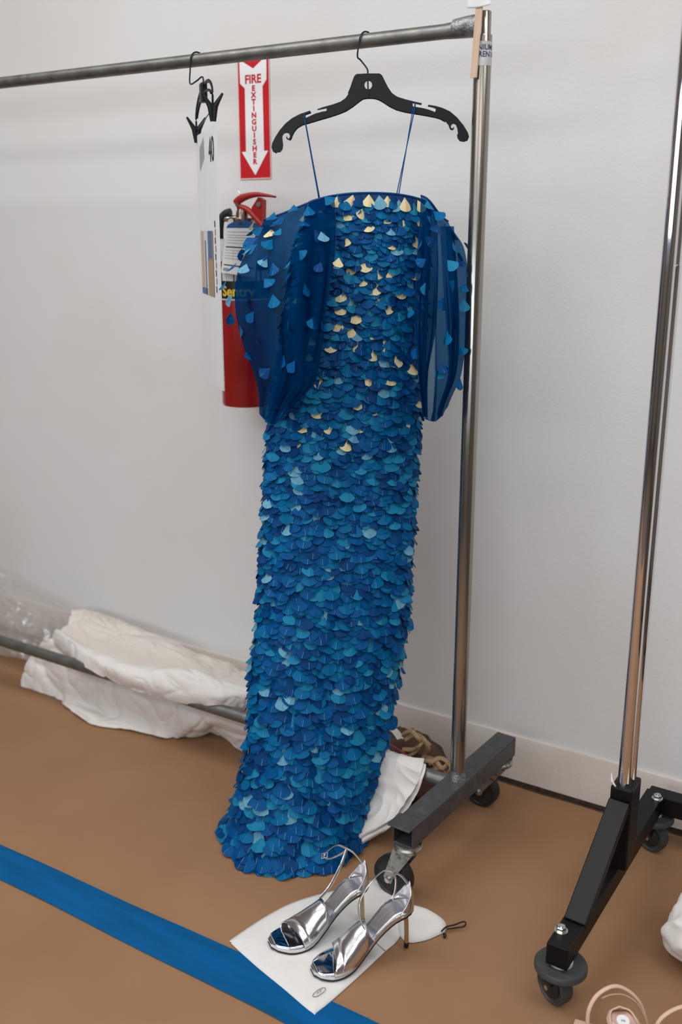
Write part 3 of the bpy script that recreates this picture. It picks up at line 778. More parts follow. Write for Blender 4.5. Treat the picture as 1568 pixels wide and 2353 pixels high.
# --- the 300 feathers that show largest are parts, the rest one part
MESH = {}
def fmesh(var, fold, mi):
    key = (var, fold, mi)
    if key not in MESH:
        v, f = feather_vf(1, 1, 0.12 + 0.14 * fold, 0.05 * (fold - 0.5), var)
        me = bpy.data.meshes.new('feather'); me.from_pydata(v, [], f); me.materials.append(FM[mi]); me.materials.append(M['quill_cream'] if mi == 5 else M['quill'])
        idx = [0] * len(f); idx[-1] = 1; me.polygons.foreach_set('material_index', idx); me.update(); MESH[key] = me
    return MESH[key]
def fobj(parent, m_, wd, ln, var, fold, mi):
    o = bpy.data.objects.new('feather', fmesh(var, fold, mi)); COL.objects.link(o); o.parent = parent
    sm = Matrix.Diagonal((wd, ln, (wd + ln) / 2, 1)); mm = Matrix.Translation(-dress.location) @ m_ @ sm
    o.matrix_local = mm
    return o
for sl, m_, wd, ln, mi in sl_items: fobj(sl, m_, wd, ln, rnd.randrange(3), rnd.randrange(2), mi)
items.sort(key=lambda q: -q[0])
nind = 300 - len(sl_items)
for q in items[:nind]: fobj(dress, q[1], q[2], q[3], q[6], rnd.randrange(2), q[7])
FV, FFc, FI = [], [], []
for q in items[nind:]:
    v, f = feather_vf(q[2], q[3], q[4], q[5], q[6]); n = len(FV)
    FV += [q[1] @ Vector(p) for p in v]; FFc += [tuple(k + n for k in g) for g in f]
    FI += [q[7]] * (len(f) - 1) + [7 if q[7] == 5 else 6 if rnd.random() < 0.3 else q[7]]
fl = mk('feather_layer', (FV, FFc), None, dress, mats=FM + [M['quill'], M['quill_cream']], mi=FI)
tag(fl, kind='stuff')
# straps: two cords at each side, from the hanger notches down to the neckline
def strap(a, b, dx):
    pa, pb = PH(*a), PY(b[0], b[1], 1.79 + dx)
    return tube(catmull([pa + HN * 0.005, pa.lerp(pb, 0.5) + HN * 0.003, pb], 10), 0.0011, 6)
for a, b, dx in (((701, 273), (733, 456), 0.0), ((702, 274), (735, 456), 0.02), ((955, 246), (912, 446), 0.0), ((950, 249), (917, 446), 0.015)):
    mk('shoulder_strap', strap(a, b, dx), M['strap_blue'], dress, smooth='all')
for a in ((701, 272), (954, 246)):
    c = PH(*a); lp = [c + HN * (0.004 * math.cos(k * math.pi / 8)) * 1.3 + Vector((0, 0, 0.009 * math.sin(k * math.pi / 8))) for k in range(16)]
    mk('strap_loop', tube(lp, 0.0012, 6, closed=True), M['strap_blue'], dress, smooth='all')

# ------------------------------------------------------------------ clip hanger with the white look board
HA, HB = PD(452, 297, 2.335), PD(489, 244, 2.10)     # clip places, far and near
ch = thing('clip_hanger', 'small black clip hanger on the rail holding a white board', 'hanger', (HA + HB) / 2 + Vector((0, 0, -0.03)))
bd = (HB - HA); bd.z = 0; bd.normalize()
nb_ = Vector((bd.y, -bd.x, 0))
mid = (HA + HB) / 2 + Vector((0, 0, 0.055))
def barpts(o):
    return catmull([HA + nb_ * o, HA + Vector((0, 0, 0.030)) + nb_ * o, HA.lerp(mid, 0.35) + Vector((0, 0, 0.036)) + nb_ * o, mid + Vector((0, 0, 0.012)) + nb_ * o, HB.lerp(mid, 0.35) + Vector((0, 0, 0.04)) + nb_ * o, HB + Vector((0, 0, 0.036)) + nb_ * o, HB + nb_ * o], 40)
mk('hanger_body', join(tube(barpts(0.0), 0.0042, 8, upv=(0, 0, 1), flat=0.55), tube([p - Vector((0, 0, 0.018)) for p in barpts(0.0)[9:31]], 0.0030, 8)), M['plastic_blk'], ch, smooth='all')
mk('hook_block', xf(bbox_bev(-0.016, 0.016, -0.007, 0.007, -0.022, 0.018, 0.003), Matrix.Translation(mid) @ Matrix.Rotation(math.atan2(bd.y, bd.x), 4, 'Z')), M['plastic_blk'], ch)
mk('cross_wire', tube([HA + Vector((0, 0, -0.004)), HB + Vector((0, 0, -0.004))], 0.0012, 6), M['hookwire'], ch)
def hook2():
    rc = Vector((PY(452, 134, YR).x, YR, 1.772)); r = 0.0165; hd = Vector((0.25, 1, 0)).normalized()
    pts = [mid + Vector((0, 0, 0.0)), mid + Vector((0, 0, 0.03)), PD(452, 186, 2.21), rc - hd * (r + 0.003) + Vector((-0.001, 0, -0.05)), rc - hd * (r + 0.002) + Vector((0, 0, -0.02))]
    for k in range(0, 11):
        an = R(180 - k * 20); pts.append(rc + hd * (math.cos(an) * r) + Vector((0.0005 * k, 0, math.sin(an) * r)))
    return tube(catmull(pts, 60), 0.0017, 8)
mk('hook', hook2(), M['hookwire'], ch, smooth=True)
for c in (HA, HB):
    jaws = []
    for s_ in (-1, 1):
        top = c + nb_ * (s_ * 0.022) + Vector((0, 0, 0.026)); piv = c + nb_ * (s_ * 0.005); tip = c + nb_ * (s_ * 0.0025) + Vector((0, 0, -0.030))
        jaws.append(tube([top, top.lerp(piv, 0.5), piv, tip], [0.0024, 0.0042, 0.0066, 0.0038], 8))
    jw = mk('clip', join(*jaws), M['plastic_blk'], ch, smooth=True)
    mk('spring', tube([c - nb_ * 0.008, c + nb_ * 0.008], 0.0036, 10), M['zinc'], jw, smooth=True)
# board
bn = nb_ if nb_.dot(CAM - mid) > 0 else -nb_
b0, b1 = HA - bd * 0.018, HB + bd * 0.022
zt_, zb_ = (HA.z + HB.z) / 2 - 0.026, PD(507, 925, 2.09).z
def PB(s_, z_, off): return b0.lerp(b1, s_) * 1.0 + Vector((0, 0, z_ - b0.lerp(b1, s_).z)) + bn * off
bo = thing('look_board', 'white board with a small photo print and number hanging from clip hanger', 'board', PB(0.5, zb_, 0))
def bquad(s0, s1, z0, z1, off, t=0.0):
    v = [PB(s0, z0, off), PB(s1, z0, off), PB(s1, z1, off), PB(s0, z1, off)]
    if not t: return v, [(0, 1, 2, 3)]
    return v + [p - bn * t for p in v], [(0, 1, 2, 3), (7, 6, 5, 4), (0, 4, 5, 1), (1, 5, 6, 2), (2, 6, 7, 3), (3, 7, 4, 0)]
mk('board_sheet', bquad(0, 1, zb_, zt_, 0, 0.003), M['paper_white'], bo)
zp0, zp1 = PD(490, 690, 2.15).z, PD(485, 530, 2.15).z
BC = [mat('print_sand', (196, 168, 136), 0.5), mat('print_pale', (206, 208, 220), 0.5), mat('print_blue', (64, 92, 140), 0.5), mat('print_tan', (160, 132, 98), 0.5)]
pr = mk('photo_print', bquad(0.10, 0.74, zp0, zp1, 0.0008), BC[1], bo)
for a, b, za, zc, m_ in ((0.10, 0.25, 0.08, 1, 0), (0.32, 0.37, 0.0, 0.85, 2), (0.10, 0.40, 0.0, 0.10, 2), (0.46, 0.74, 0.0, 0.58, 3), (0.48, 0.70, 0.55, 1.0, 2), (0.70, 0.74, 0.55, 1.0, 3)):
    mk('print_area', bquad(a, b, zp0 + (zp1 - zp0) * za, zp0 + (zp1 - zp0) * zc, 0.0012), BC[m_], pr)
def btext(body, size, s_, z_, rot=0.0, m_=None, bold=0.0):
    v, f = text_vf(body, size, bold=bold); L_ = (b1 - b0).length; out = []
    for p in v:
        x, y = p.x * math.cos(rot) - p.y * math.sin(rot), p.x * math.sin(rot) + p.y * math.cos(rot)
        out.append(PB(s_ + x / L_, z_ + y, 0.0012))
    return mk('lettering', (out, f), m_, bo)
btext('40', 0.075, 0.80, zt_ - 0.048, m_=M['ink_black'])
for k in range(9): mk('text_column', bquad(0.84 + 0.02 * (k % 2), 0.87 + 0.01 * (k % 2), zp0 + 0.012 + 0.0175 * k, zp0 + 0.026 + 0.0175 * k, 0.0012), M['ink'], bo)
for k in range(7): mk('grey_text_bar', bquad(0.20 + 0.035 * k, 0.218 + 0.035 * k, zt_ - 0.055 - 0.012 * (7 - k) * 0.3, zt_ - 0.03 + 0.003 * k, 0.0012), M['ink_grey'], bo)

# ------------------------------------------------------------------ fire extinguisher sign
sx0, sx1, sz0, sz1 = -1.7195, -1.6195, 1.541, 1.846
sg = thing('fire_sign', 'red and white FIRE EXTINGUISHER arrow sign on the wall', 'sign', ((sx0 + sx1) / 2, YW, sz0))
def SGN(x, y, off): return Vector((sx0 + (sx1 - sx0) * x, YW - off, sz0 + (sz1 - sz0) * y))
def spoly(pts, off, t):
    return plate([(p[0], p[1]) for p in pts], [], t, lambda a, b, q: SGN(a, b, off + t / 2 - q * -1))
mk('sign_plate', bbox_bev(sx0, sx1, YW - 0.002, YW + 0.0005, sz0, sz1, 0.0005, 1), M['signred'], sg)
mk('white_border', join(*[box(sx0 + a * 0.1, sx0 + b * 0.1, YW - 0.0024, YW - 0.0018, sz0 + c * 0.305, sz0 + d * 0.305) for a, b, c, d in ((0.0, 1.0, -0.004, 0.006), (-0.012, 0.008, 0, 1), (0.992, 1.012, 0, 1))]), mat('sign_edge', (226, 196, 192), 0.5), sg)
arrow = [(0.5, 0.030), (0.93, 0.225), (0.80, 0.225), (0.79, 0.74), (0.92, 0.79), (0.93, 0.975), (0.5, 0.885), (0.06, 0.965), (0.07, 0.775), (0.22, 0.735), (0.21, 0.225), (0.07, 0.225)]
ar = mk('white_arrow', spoly(arrow, 0.0022, 0.0006), M['signwhite'], sg)
def stext(body, size, x, y, sx=1.0, bold=0.0009):
    v, f = text_vf(body, size, bold=bold, sx=sx); c = SGN(x, y, 0.0032)
    mk('lettering', ([Vector((c.x + p.x, c.y, c.z + p.y)) for p in v], f), M['signred'], ar)
stext('FIRE', 0.0290, 0.49, 0.800, 1.0)
for k, ch_ in enumerate('EXTINGUISHER'): stext(ch_, 0.0178, 0.5, 0.728 - 0.0535 * k, 1.15)

# ------------------------------------------------------------------ fire extinguisher
er = 0.066; ey = YW - er - 0.03
sil = PY(511, 900, ey - er * 0.62); ex = sil.x + er * 0.78
ez0 = 0.955
fe = thing('fire_extinguisher', 'red fire extinguisher with black hose and inspection tag on the wall', 'fire extinguisher', (ex, ey, ez0))
EZ = 1.335
mk('cylinder', lathe([(er - 0.010, ez0 + 0.004), (er - 0.002, ez0), (er, ez0 + 0.006), (er, EZ), (er * 0.96, EZ + 0.02), (er * 0.80, EZ + 0.042), (er * 0.5, EZ + 0.058), (0.022, EZ + 0.064), (0.020, EZ + 0.075)], (ex, ey, 0), 48), M['extred'], fe, smooth=True)
la = math.atan2(-ey, -ex)
zl0, zl1 = PY(560, 690, ey - er).z, PY(560, 605, ey - er).z
lb = mk('label_band', wrap(patch(0.30, zl1 - zl0), ex, ey, er + 0.0006, la, (zl0 + zl1) / 2), M['labelblack'], fe, smooth='all')
mk('label_edge', wrap(patch(0.30, 0.0035), ex, ey, er + 0.0009, la, zl0), M['sticker'], lb, smooth='all')
for k in range(9): mk('label_block', wrap(patch(0.011 + 0.005 * (k % 3), 0.026), ex, ey, er + 0.0010, la - 1.15 + 0.29 * k, zl0 + 0.060), M['sticker'], lb, smooth='all')
mk('lettering', wrap(text_vf('Sentry', 0.036, bold=0.001), ex, ey, er + 0.0011, la - 0.28, zl0 + 0.020), M['yellow'], lb)
zl2 = PY(540, 575, ey - er).z
mk('instruction_label', wrap(patch(0.30, 0.055), ex, ey, er + 0.0005, la, zl2), M['sticker'], fe, smooth='all')
# valve
zv = EZ + 0.075
vb = mk('valve', join(lathe([(0.020, 0), (0.021, 0.006), (0.015, 0.010), (0.016, 0.040), (0.013, 0.052)], (ex, ey, zv), 24), tube([(ex, ey, zv + 0.028), (ex - 0.035, ey - 0.004, zv + 0.028)], 0.0095, 16)), M['brass'], fe, smooth=True)
mk('gauge', tube([(ex - 0.004, ey - 0.010, zv + 0.016), (ex - 0.010, ey - 0.034, zv + 0.016)], 0.0155, 24), M['brass'], vb, smooth=True)
mk('gauge_face', tube([(ex - 0.010, ey - 0.0335, zv + 0.016), (ex - 0.0102, ey - 0.0348, zv + 0.016)], 0.0125, 24), M['sticker'], vb)
mk('hose_ferrule', tube([(ex - 0.030, ey - 0.004, zv + 0.028), (ex - 0.062, ey - 0.008, zv + 0.029)], 0.0088, 18), M['bolt'], fe, smooth=True)
hp = [PY(u, v, y) for u, v, y in ((530, 487, ey - 0.008), (518, 491, ey - 0.010), (509, 503, ey - 0.012), (506, 525, ey - 0.012), (506, 555, ey - 0.010), (508, 585, ey - 0.004), (514, 615, ey + 0.012), (532, 660, ey + 0.035))]
mk('hose', tube(catmull(hp, 50), 0.0095, 14), M['rubber'], fe, smooth=True)
# lever, carrying handle and bracket
def bar(pts, w_, t_):
    return tube(catmull(pts, 24), w_, 10, upv=(0, 0, 1), flat=t_)
yv = ey - 0.004
lev = [PY(543, 466, yv), PY(552, 458, yv), PY(568, 451, yv), PY(590, 447, yv), PY(612, 449, yv), PY(633, 452, yv)]
mk('lever', tube(catmull(lev, 24), [0.0105] * 6 + [0.0105 - 0.00048 * k for k in range(18)], 10, upv=(0, 1, 0), flat=0.95), M['extlever'], fe, smooth=True)
mk('lever_grip', tube([PY(618, 450, yv), PY(634, 452.5, yv)], [0.0030, 0.0026], 8), M['labelblack'], fe, smooth=True)
mk('carry_handle', tube(catmull([PY(548, 475, yv), PY(566, 480, yv), PY(580, 492, yv), PY(594, 508, yv), PY(604, 520, yv)], 20), 0.0075, 10, upv=(0, 1, 0), flat=1.0), M['extlever'], fe, smooth=True)
hk = mk('head_bracket', plate([(0, 0), (0.034, -0.004), (0.036, 0.048), (0.022, 0.055), (0.0, 0.03)], [], 0.016, lambda a, b, t: PY(583, 505, yv + 0.012) + Vector((a, t, b))), M['extlever'], fe)
mk('rivet', tube([PY(594, 470, yv - 0.002), PY(594, 470, yv + 0.006)], 0.0058, 14), M['bolt'], hk, smooth=True)
mk('rivet', tube([PY(545, 471, yv - 0.010), PY(545, 471, yv)], 0.0050, 12), M['bolt'], fe, smooth=True)
mk('seal_wire', tube(catmull([PY(545, 433, yv), PY(550, 442, yv), PY(558, 449, yv), PY(566, 452, yv)], 14), 0.0009, 6), M['bolt'], fe, smooth=True)
mk('wall_hook', box(ex - 0.015, ex + 0.03, ey + 0.01, YW + 0.001, zv + 0.012, zv + 0.03), M['zinc'], fe)
# inspection tag hanging in front
yt = ey - er - 0.012
tagv = [PY(520, 524, yt), PY(597, 524, yt), PY(586, 638, yt), PY(508, 626, yt)]
tg = mk('inspection_tag', (tagv + [p + Vector((0, 0.0008, 0)) for p in tagv], [(0, 1, 2, 3), (7, 6, 5, 4), (0, 4, 5, 1), (1, 5, 6, 2), (2, 6, 7, 3), (3, 7, 4, 0)]), M['paper_white'], fe)
arc = [PY(559 + 38.5 * math.cos(a * math.pi / 14), 524 - 17 * math.sin(a * math.pi / 14), yt - 0.0002) for a in range(15)]
mk('tag_top', (arc, [tuple(range(15))]), M['tagblue'], tg)
def tq(x0, x1, y0, y1):
    def q(x, y):
        a = tagv[0].lerp(tagv[1], x); b = tagv[3].lerp(tagv[2], x); return a.lerp(b, y) + Vector((0, -0.0006, 0))
    return [q(x0, y0), q(x1, y0), q(x1, y1), q(x0, y1)], [(0, 1, 2, 3)]
for y in (0.40, 0.80): mk('printed_line', tq(0.06, 0.94, y, y + 0.025), M['ink_black'], tg)
for y in (0.08, 0.15, 0.20, 0.26, 0.32, 0.48, 0.54, 0.60, 0.66): mk('printed_line', tq(0.06, 0.9, y, y + 0.008), M['ink_grey'], tg)
for x in (0.3, 0.45, 0.6, 0.75): mk('printed_line', tq(x, x + 0.008, 0.46, 0.70), M['ink_grey'], tg)
mk('printed_block', tq(0.06, 0.22, 0.88, 0.95), M['ink_grey'], tg)
ec = PY(552.5, 513, yt - 0.0008)
mk('eyelet', tube([ec, ec + Vector((0, 0.001, 0))], 0.0042, 14), M['brass'], tg)

# ------------------------------------------------------------------ second rack: black base, chrome pole
PX, PYY = -0.4655, 1.815
r2 = thing('garment_rack', 'black rolling rack with chrome pole and bolted casters beside the white wall', 'clothes rack', (PX, PYY, PAPZ))
mk('pole', lathe([(0.0125, 0.30), (0.0125, 1.86)], (PX, PYY, 0), 36), M['chrome'], r2, smooth=True)
mk('rear_pole', lathe([(0.0115, 0.30), (0.0115, 1.86)], (PX + 0.004, PYY + 0.027, 0), 32), M['chrome'], r2, smooth=True)
mk('pole_collar', lathe([(0.0118, 0.30), (0.0128, 0.30), (0.0128, 1.345), (0.0118, 1.348)], (PX + 0.004, PYY + 0.027, 0), 28), M['chrome'], r2, smooth=True)
mk('top_rail', tube([(PX, PYY + 0.01, 1.86), (PX + 1.55, PYY + 0.01, 1.86)], 0.0125, 24), M['chrome'], r2, smooth=True)
def sqbar(a, b, w_, h_, upv=(0, 0, 1), r_=0.002):
    a, b = Vector(a), Vector(b); t = (b - a).normalized(); u_ = Vector(upv); u_ = (u_ - t * u_.dot(t)).normalized(); s_ = t.cross(u_)
    v, f = bbox_bev(-w_ / 2, w_ / 2, -h_ / 2, h_ / 2, 0, (b - a).length, r_, 2)
    m_ = Matrix((s_, u_, t)).transposed().to_4x4(); m_.translation = a
    return xf((v, f), m_)
zb = 0.150                                  # top of the base tube
BN, BF = PZ(1278, 2165, zb), PZ(1515, 1818, zb)
bx = (BN.x + BF.x) / 2
BN = Vector((bx - 0.004, BN.y - 0.01, zb - 0.0225)); BF = Vector((bx + 0.004, BF.y, zb - 0.0225))
bt = mk('base_tube', sqbar(BN, BF, 0.042, 0.045), M['blackpaint'], r2)
mk('long_base_tube', sqbar(BF + Vector((-0.016, -0.002, 0)), BF + Vector((1.55, -0.002, 0)), 0.042, 0.0445), M['blackpaint'], r2)
mk('socket', bbox_bev(PX - 0.021, PX + 0.024, PYY - 0.020, PYY + 0.044, zb - 0.002, 0.333, 0.004), M['blackpaint'], r2)
br0 = Vector((bx, BN.y + 0.085, zb - 0.004)); br1 = Vector((PX, PYY - 0.018, 0.300))
mk('brace', sqbar(br0, br1, 0.042, 0.020), M['blackpaint'], r2)
def bolt(parent, c):
    v, f = lathe([(0.0125, 0), (0.0125, 0.003), (0.0088, 0.003), (0.0088, 0.003)], c, 20); v2, f2 = lathe([(0.0095, 0.003), (0.0095, 0.010), (0.0080, 0.0115)], c, 6)
    v3, f3 = lathe([(0.0045, 0.0115), (0.0045, 0.0135)], c, 12)
    return mk('bolt', join((v, f), (v2, f2), (v3, f3)), M['bolt'], parent)
def bumper_caster(c, yaw, off=0.020):
    m_ = Matrix.Translation(c) @ Matrix.Rotation(yaw, 4, 'Z')
    zt2 = c.z
    g = mk('caster', xf(lathe([(0.010, -0.012), (0.022, -0.010), (0.022, -0.002), (0.020, 0)], (0, 0, 0), 24), m_), M['white_nylon'], r2, smooth=True)
    mk('bumper_disc', xf(lathe([(0.018, -0.024), (0.044, -0.024), (0.049, -0.020), (0.049, -0.012), (0.046, -0.008), (0.020, -0.008)], (0, 0, 0), 40), m_), M['rubber_grey'], g, smooth=True)
    rw = 0.0375; zc = PAPZ + rw - zt2
    arms = [plate([(-0.016, -0.024), (0.016, -0.024), (off + 0.010, zc), (off + 0.002, zc - 0.008), (off - 0.008, zc)], [], 0.003, lambda a, b, t, y=y: Vector((a, y + t, b))) for y in (-0.018, 0.018)]
    mk('fork', xf(join(*arms), m_), M['blackpaint'], g)
    mk('wheel', xf(xf(wheel_vf(rw, 0.027), Matrix.Translation((off, 0, zc))), m_), M['rubber_grey'], g, smooth=True)
    mk('wheel_hub', xf(lathe([(0.006, -0.0215), (0.024, -0.0125), (0.024, 0.0125), (0.006, 0.0215)], (off, 0, zc), 24, 'Y'), m_), M['rubber'], g, smooth=True)
    mk('axle', xf(lathe([(0.005, -0.023), (0.005, 0.023)], (off, 0, zc), 12, 'Y'), m_), M['bolt'], g, smooth=True)
cn = Vector((bx - 0.004, BN.y + 0.028, zb - 0.045)); cf = Vector((bx + 0.004, BF.y - 0.012, zb - 0.045))
bolt(r2, PZ(1290, 2140, zb)); bolt(r2, PZ(1511, 1836, zb))
bumper_caster(cn, R(152), 0.012); bumper_caster(cf, R(-18), 0.004)
# far end of this rack, beyond the picture
mk('pole', lathe([(0.0125, 0.15), (0.0125, 1.86)], (PX + 1.55, PYY, 0), 24), M['chrome'], r2, smooth=True)
mk('base_tube', sqbar(BN + Vector((1.55, 0, 0)), BF + Vector((1.55, 0, 0)), 0.042, 0.045), M['blackpaint'], r2)
bumper_caster(cn + Vector((1.55, 0, 0)), R(-62)); bumper_caster(cf + Vector((1.55, 0, 0)), R(-50))
# frayed bit of tape at the socket
lint = mk('tape_scrap', tube(catmull([PZ(1406, 1775, 0.36), PZ(1406, 1792, 0.355), PZ(1410, 1800, 0.35), PZ(1416, 1808, 0.345)], 14), [0.0008 + 0.0025 * math.sin(k / 13 * 3.1) for k in range(14)], 6, flat=0.4), M['seam'], r2, smooth='all')

# ------------------------------------------------------------------ white garment bag slumped round the lower rail
def ctrl(rows): return [[PY(u, v, y) if y is not None else PZ(u, v, PAPZ + 0.004) for u, v, y in r_] for r_ in rows]
gb = thing('garment_bag', 'white cotton garment bag slumped over the lower rail of the grey rack', 'garment bag', Vector((-2.0, 2.0, PAPZ)))
# body: from the floor edge behind the rail, bulging up and back
bodyc = ctrl([
    [(50, 1578, None), (130, 1606, None), (200, 1660, None), (300, 1678, None), (410, 1698, None), (490, 1688, None), (545, 1714, None), (600, 1738, None)],
    [(52, 1556, 1.945), (135, 1580, 1.935), (205, 1625, 1.93), (300, 1650, 1.925), (410, 1672, 1.925), (500, 1655, 1.93), (560, 1685, 1.94), (620, 1705, 1.95)],
    [(62, 1525, 1.955), (140, 1545, 1.945), (215, 1575, 1.93), (310, 1608, 1.925), (420, 1635, 1.925), (510, 1630, 1.93), (575, 1655, 1.94), (640, 1680, 1.95)],
    [(85, 1490, 1.97), (160, 1510, 1.955), (230, 1540, 1.945), (320, 1575, 1.94), (430, 1606, 1.94), (520, 1622, 1.94), (585, 1640, 1.95), (650, 1665, 1.96)],
    [(100, 1464, 1.985), (170, 1480, 1.975), (240, 1515, 1.965), (330, 1550, 1.96), (440, 1585, 1.955), (525, 1605, 1.955), (590, 1625, 1.96), (660, 1650, 1.97)]])
mk('bag_front', sheet(bodyc, 170, 80, wr=0.013, wscale=8, seed=3.1, thick=0.002, zmin=PAPZ + 0.003), M['cloth'], gb, smooth='all')
# flap folded forward over the rail
yf = YR - 0.018
flapc = ctrl([
    [(118, 1478, 1.99), (150, 1500, 1.93), (190, 1530, yf + 0.008), (250, 1562, yf), (320, 1590, yf), (390, 1610, yf), (450, 1622, yf + 0.004), (500, 1620, yf + 0.010), (560, 1626, 1.90)],
    [(122, 1455, 1.985), (150, 1478, 1.93), (190, 1500, 1.87), (250, 1536, yf - 0.006), (320, 1562, yf - 0.008), (390, 1580, yf - 0.006), (450, 1592, yf), (510, 1598, 1.86), (570, 1606, 1.90)],
    [(130, 1448, 1.985), (155, 1462, 1.945), (195, 1490, 1.89), (255, 1518, 1.862), (320, 1538, 1.86), (390, 1542, 1.862), (450, 1552, 1.868), (515, 1572, 1.885), (580, 1592, 1.91)],
    [(136, 1452, 2.0), (165, 1466, 1.96), (200, 1486, 1.915), (258, 1510, 1.895), (325, 1530, 1.895), (395, 1534, 1.895), (455, 1540, 1.90), (520, 1562, 1.915), (585, 1585, 1.93)]])
mk('bag_flap', sheet(flapc, 150, 50, wr=0.005, wscale=11, seed=8.2, thick=0.002), M['cloth'], gb, smooth='all')
# rear part heaped against the wall
backc = ctrl([
    [(130, 1470, 1.99), (185, 1500, 1.97), (260, 1540, 1.955), (350, 1575, 1.95), (450, 1600, 1.95), (540, 1625, 1.955), (640, 1660, 1.97)],
    [(145, 1445, 2.03), (190, 1470, 2.02), (265, 1505, 2.01), (350, 1530, 2.01), (450, 1560, 2.01), (545, 1590, 2.01), (640, 1625, 2.02)],
    [(160, 1420, 2.08), (200, 1430, 2.08), (270, 1460, 2.08), (350, 1480, 2.075), (450, 1520, 2.07), (550, 1560, 2.07), (640, 1595, 2.07)],
    [(165, 1404, 2.14), (210, 1408, 2.15), (275, 1432, 2.15), (350, 1458, 2.15), (455, 1500, 2.14), (555, 1540, 2.14), (640, 1572, 2.14)],
    [(170, 1404, 2.19), (215, 1410, 2.20), (280, 1435, 2.20), (355, 1462, 2.20), (460, 1506, 2.20), (560, 1546, 2.20), (640, 1578, 2.20)],
    [(172, 1440, 2.205), (218, 1450, 2.21), (283, 1475, 2.21), (358, 1500, 2.21), (463, 1540, 2.21), (563, 1578, 2.21), (640, 1605, 2.21)]])
mk('bag_back', sheet(backc, 150, 80, wr=0.012, wscale=8, seed=12.7, thick=0.002, zmin=PAPZ + 0.003), M['cloth_cream'], gb, smooth='all')
# ------------------------------------------------------------------ white cloth bag beside the dress hem, lying over the rail
cb = thing('cloth_bag', 'flat white cotton bag draped over the lower rail beside the dress hem', 'cloth bag', Vector((-1.05, 1.85, PAPZ)))
def over(dy, extra):
    c = [
     [(760, 'z', 1.925, 0.150), (840, 'z', 1.925, 0.150), (905, 'z', 1.925, 0.150), (945, 'z', 1.925, 0.150), (971, 'z', 1.925, 0.150)],
     [(760, 'z', 1.893, 0.196), (840, 'z', 1.893, 0.196), (905, 'z', 1.893, 0.196), (945, 'z', 1.893, 0.196), (973, 'z', 1.893, 0.196)],
     [(757, 'z', 1.868, 0.211), (838, 'z', 1.868, 0.211), (903, 'z', 1.868, 0.211), (944, 'z', 1.868, 0.211), (974, 'z', 1.868, 0.211)],
     [(755, 'z', 1.846, 0.205), (834, 'z', 1.846, 0.205), (901, 'z', 1.846, 0.205), (941, 'z', 1.846, 0.205), (971, 'z', 1.846, 0.205)],
     [(750, 'z', 1.836, 0.180), (826, 'z', 1.836, 0.180), (896, 'z', 1.836, 0.180), (936, 'z', 1.836, 0.180), (963, 'z', 1.836, 0.180)],
     [(742, 1815, 1.828), (815, 1812, 1.828), (885, 1815, 1.826), (925, 1816, 1.826), (950, 1816, 1.826)],
     [(730, 1860, 1.800), (800, 1862, 1.800), (860, 1862, 1.800), (900, 1856, 1.800), (926, 1850, 1.800)],
     [(715, 1905, 1.775), (770, 1905, 1.775), (830, 1902, 1.775), (868, 1896, 1.775), (893, 1888, 1.775)],
     [(705, 1950, None), (750, 1952, None), (790, 1948, None), (820, 1932, None), (845, 1918, None)]]
    out = []
    for r_ in c:
        line = []
        for u, v, y, *zz in r_:
            if v == 'z': line.append(PUYZ(u + extra * 0.6, y, zz[0] - dy * 0.7)); continue
            p = PY(u + extra, v + extra * 0.9, y + dy) if y is not None else PZ(u + extra, v + extra * 0.9, PAPZ + 0.006 + (0 if dy else 0.006))
            line.append(p)
        out.append(line)
    return out
mk('upper_layer', sheet(over(0.0, 0), 80, 80, wr=0.006, wscale=12, seed=21.0, thick=0.002, zmin=PAPZ + 0.006), M['cloth'], cb, smooth='all')
mk('lower_layer', sheet(over(0.008, 9), 60, 60, wr=0.003, wscale=14, seed=25.0, thick=0.002, zmin=PAPZ + 0.003), M['cloth'], cb, smooth='all')

# ------------------------------------------------------------------ brown bag with tan straps by the wall
hp_ = thing('leather_bag', 'brown suede bag with tangled tan straps lying against the baseboard', 'bag', Vector((-1.08, 2.10, PAPZ)))
def lump(c, rx, ry, rz, seed, amp, nu=40, nv=24, fq=1.6, crease=0.0):
    V, F = [], []
    for i in range(nv + 1):
        ph = math.pi * i / nv
        for j in range(nu):
            th = 2 * math.pi * j / nu
            d = Vector((math.sin(ph) * math.cos(th), math.sin(ph) * math.sin(th), math.cos(ph)))
            q = d * 1.7 + Vector((seed, seed * 2, seed * 3))
            r_ = 1 + amp * ((1 - abs(noise.noise(q * fq))) ** 3 - 0.4) + amp * 0.5 * noise.noise(q * 2.5 * fq) + crease * ((1 - abs(noise.noise(q * 1.3))) ** 8 + 0.6 * (1 - abs(noise.noise(q * 2.4))) ** 8)
            p = Vector((c[0] + d.x * rx * r_, c[1] + d.y * ry * r_, c[2] + d.z * rz * r_))
            if p.z < PAPZ + 0.002: p.z = PAPZ + 0.002
            V.append(p)
    for i in range(nv):
        for j in range(nu): F.append((i * nu + j, (i + 1) * nu + j, (i + 1) * nu + (j + 1) % nu, i * nu + (j + 1) % nu))
    return V, F
mk('bag_body', lump((-1.125, 2.10, 0.055), 0.120, 0.085, 0.070, 4.4, 0.22), M['brownfab'], hp_, smooth='all')
mk('bag_base', lump((-1.03, 2.06, 0.03), 0.095, 0.08, 0.042, 9.4, 0.22), M['brownfab'], hp_, smooth='all')
mk('lining', sheet([[PY(888, 1664, 2.10), PY(905, 1668, 2.095), PY(925, 1690, 2.085), PY(930, 1715, 2.07)], [PY(885, 1676, 2.085), PY(900, 1682, 2.08), PY(915, 1702, 2.07), PY(926, 1722, 2.06)]], 20, 8, wr=0.003, wscale=20, seed=2, thick=0.002), M['cloth_cream'], hp_, smooth='all')
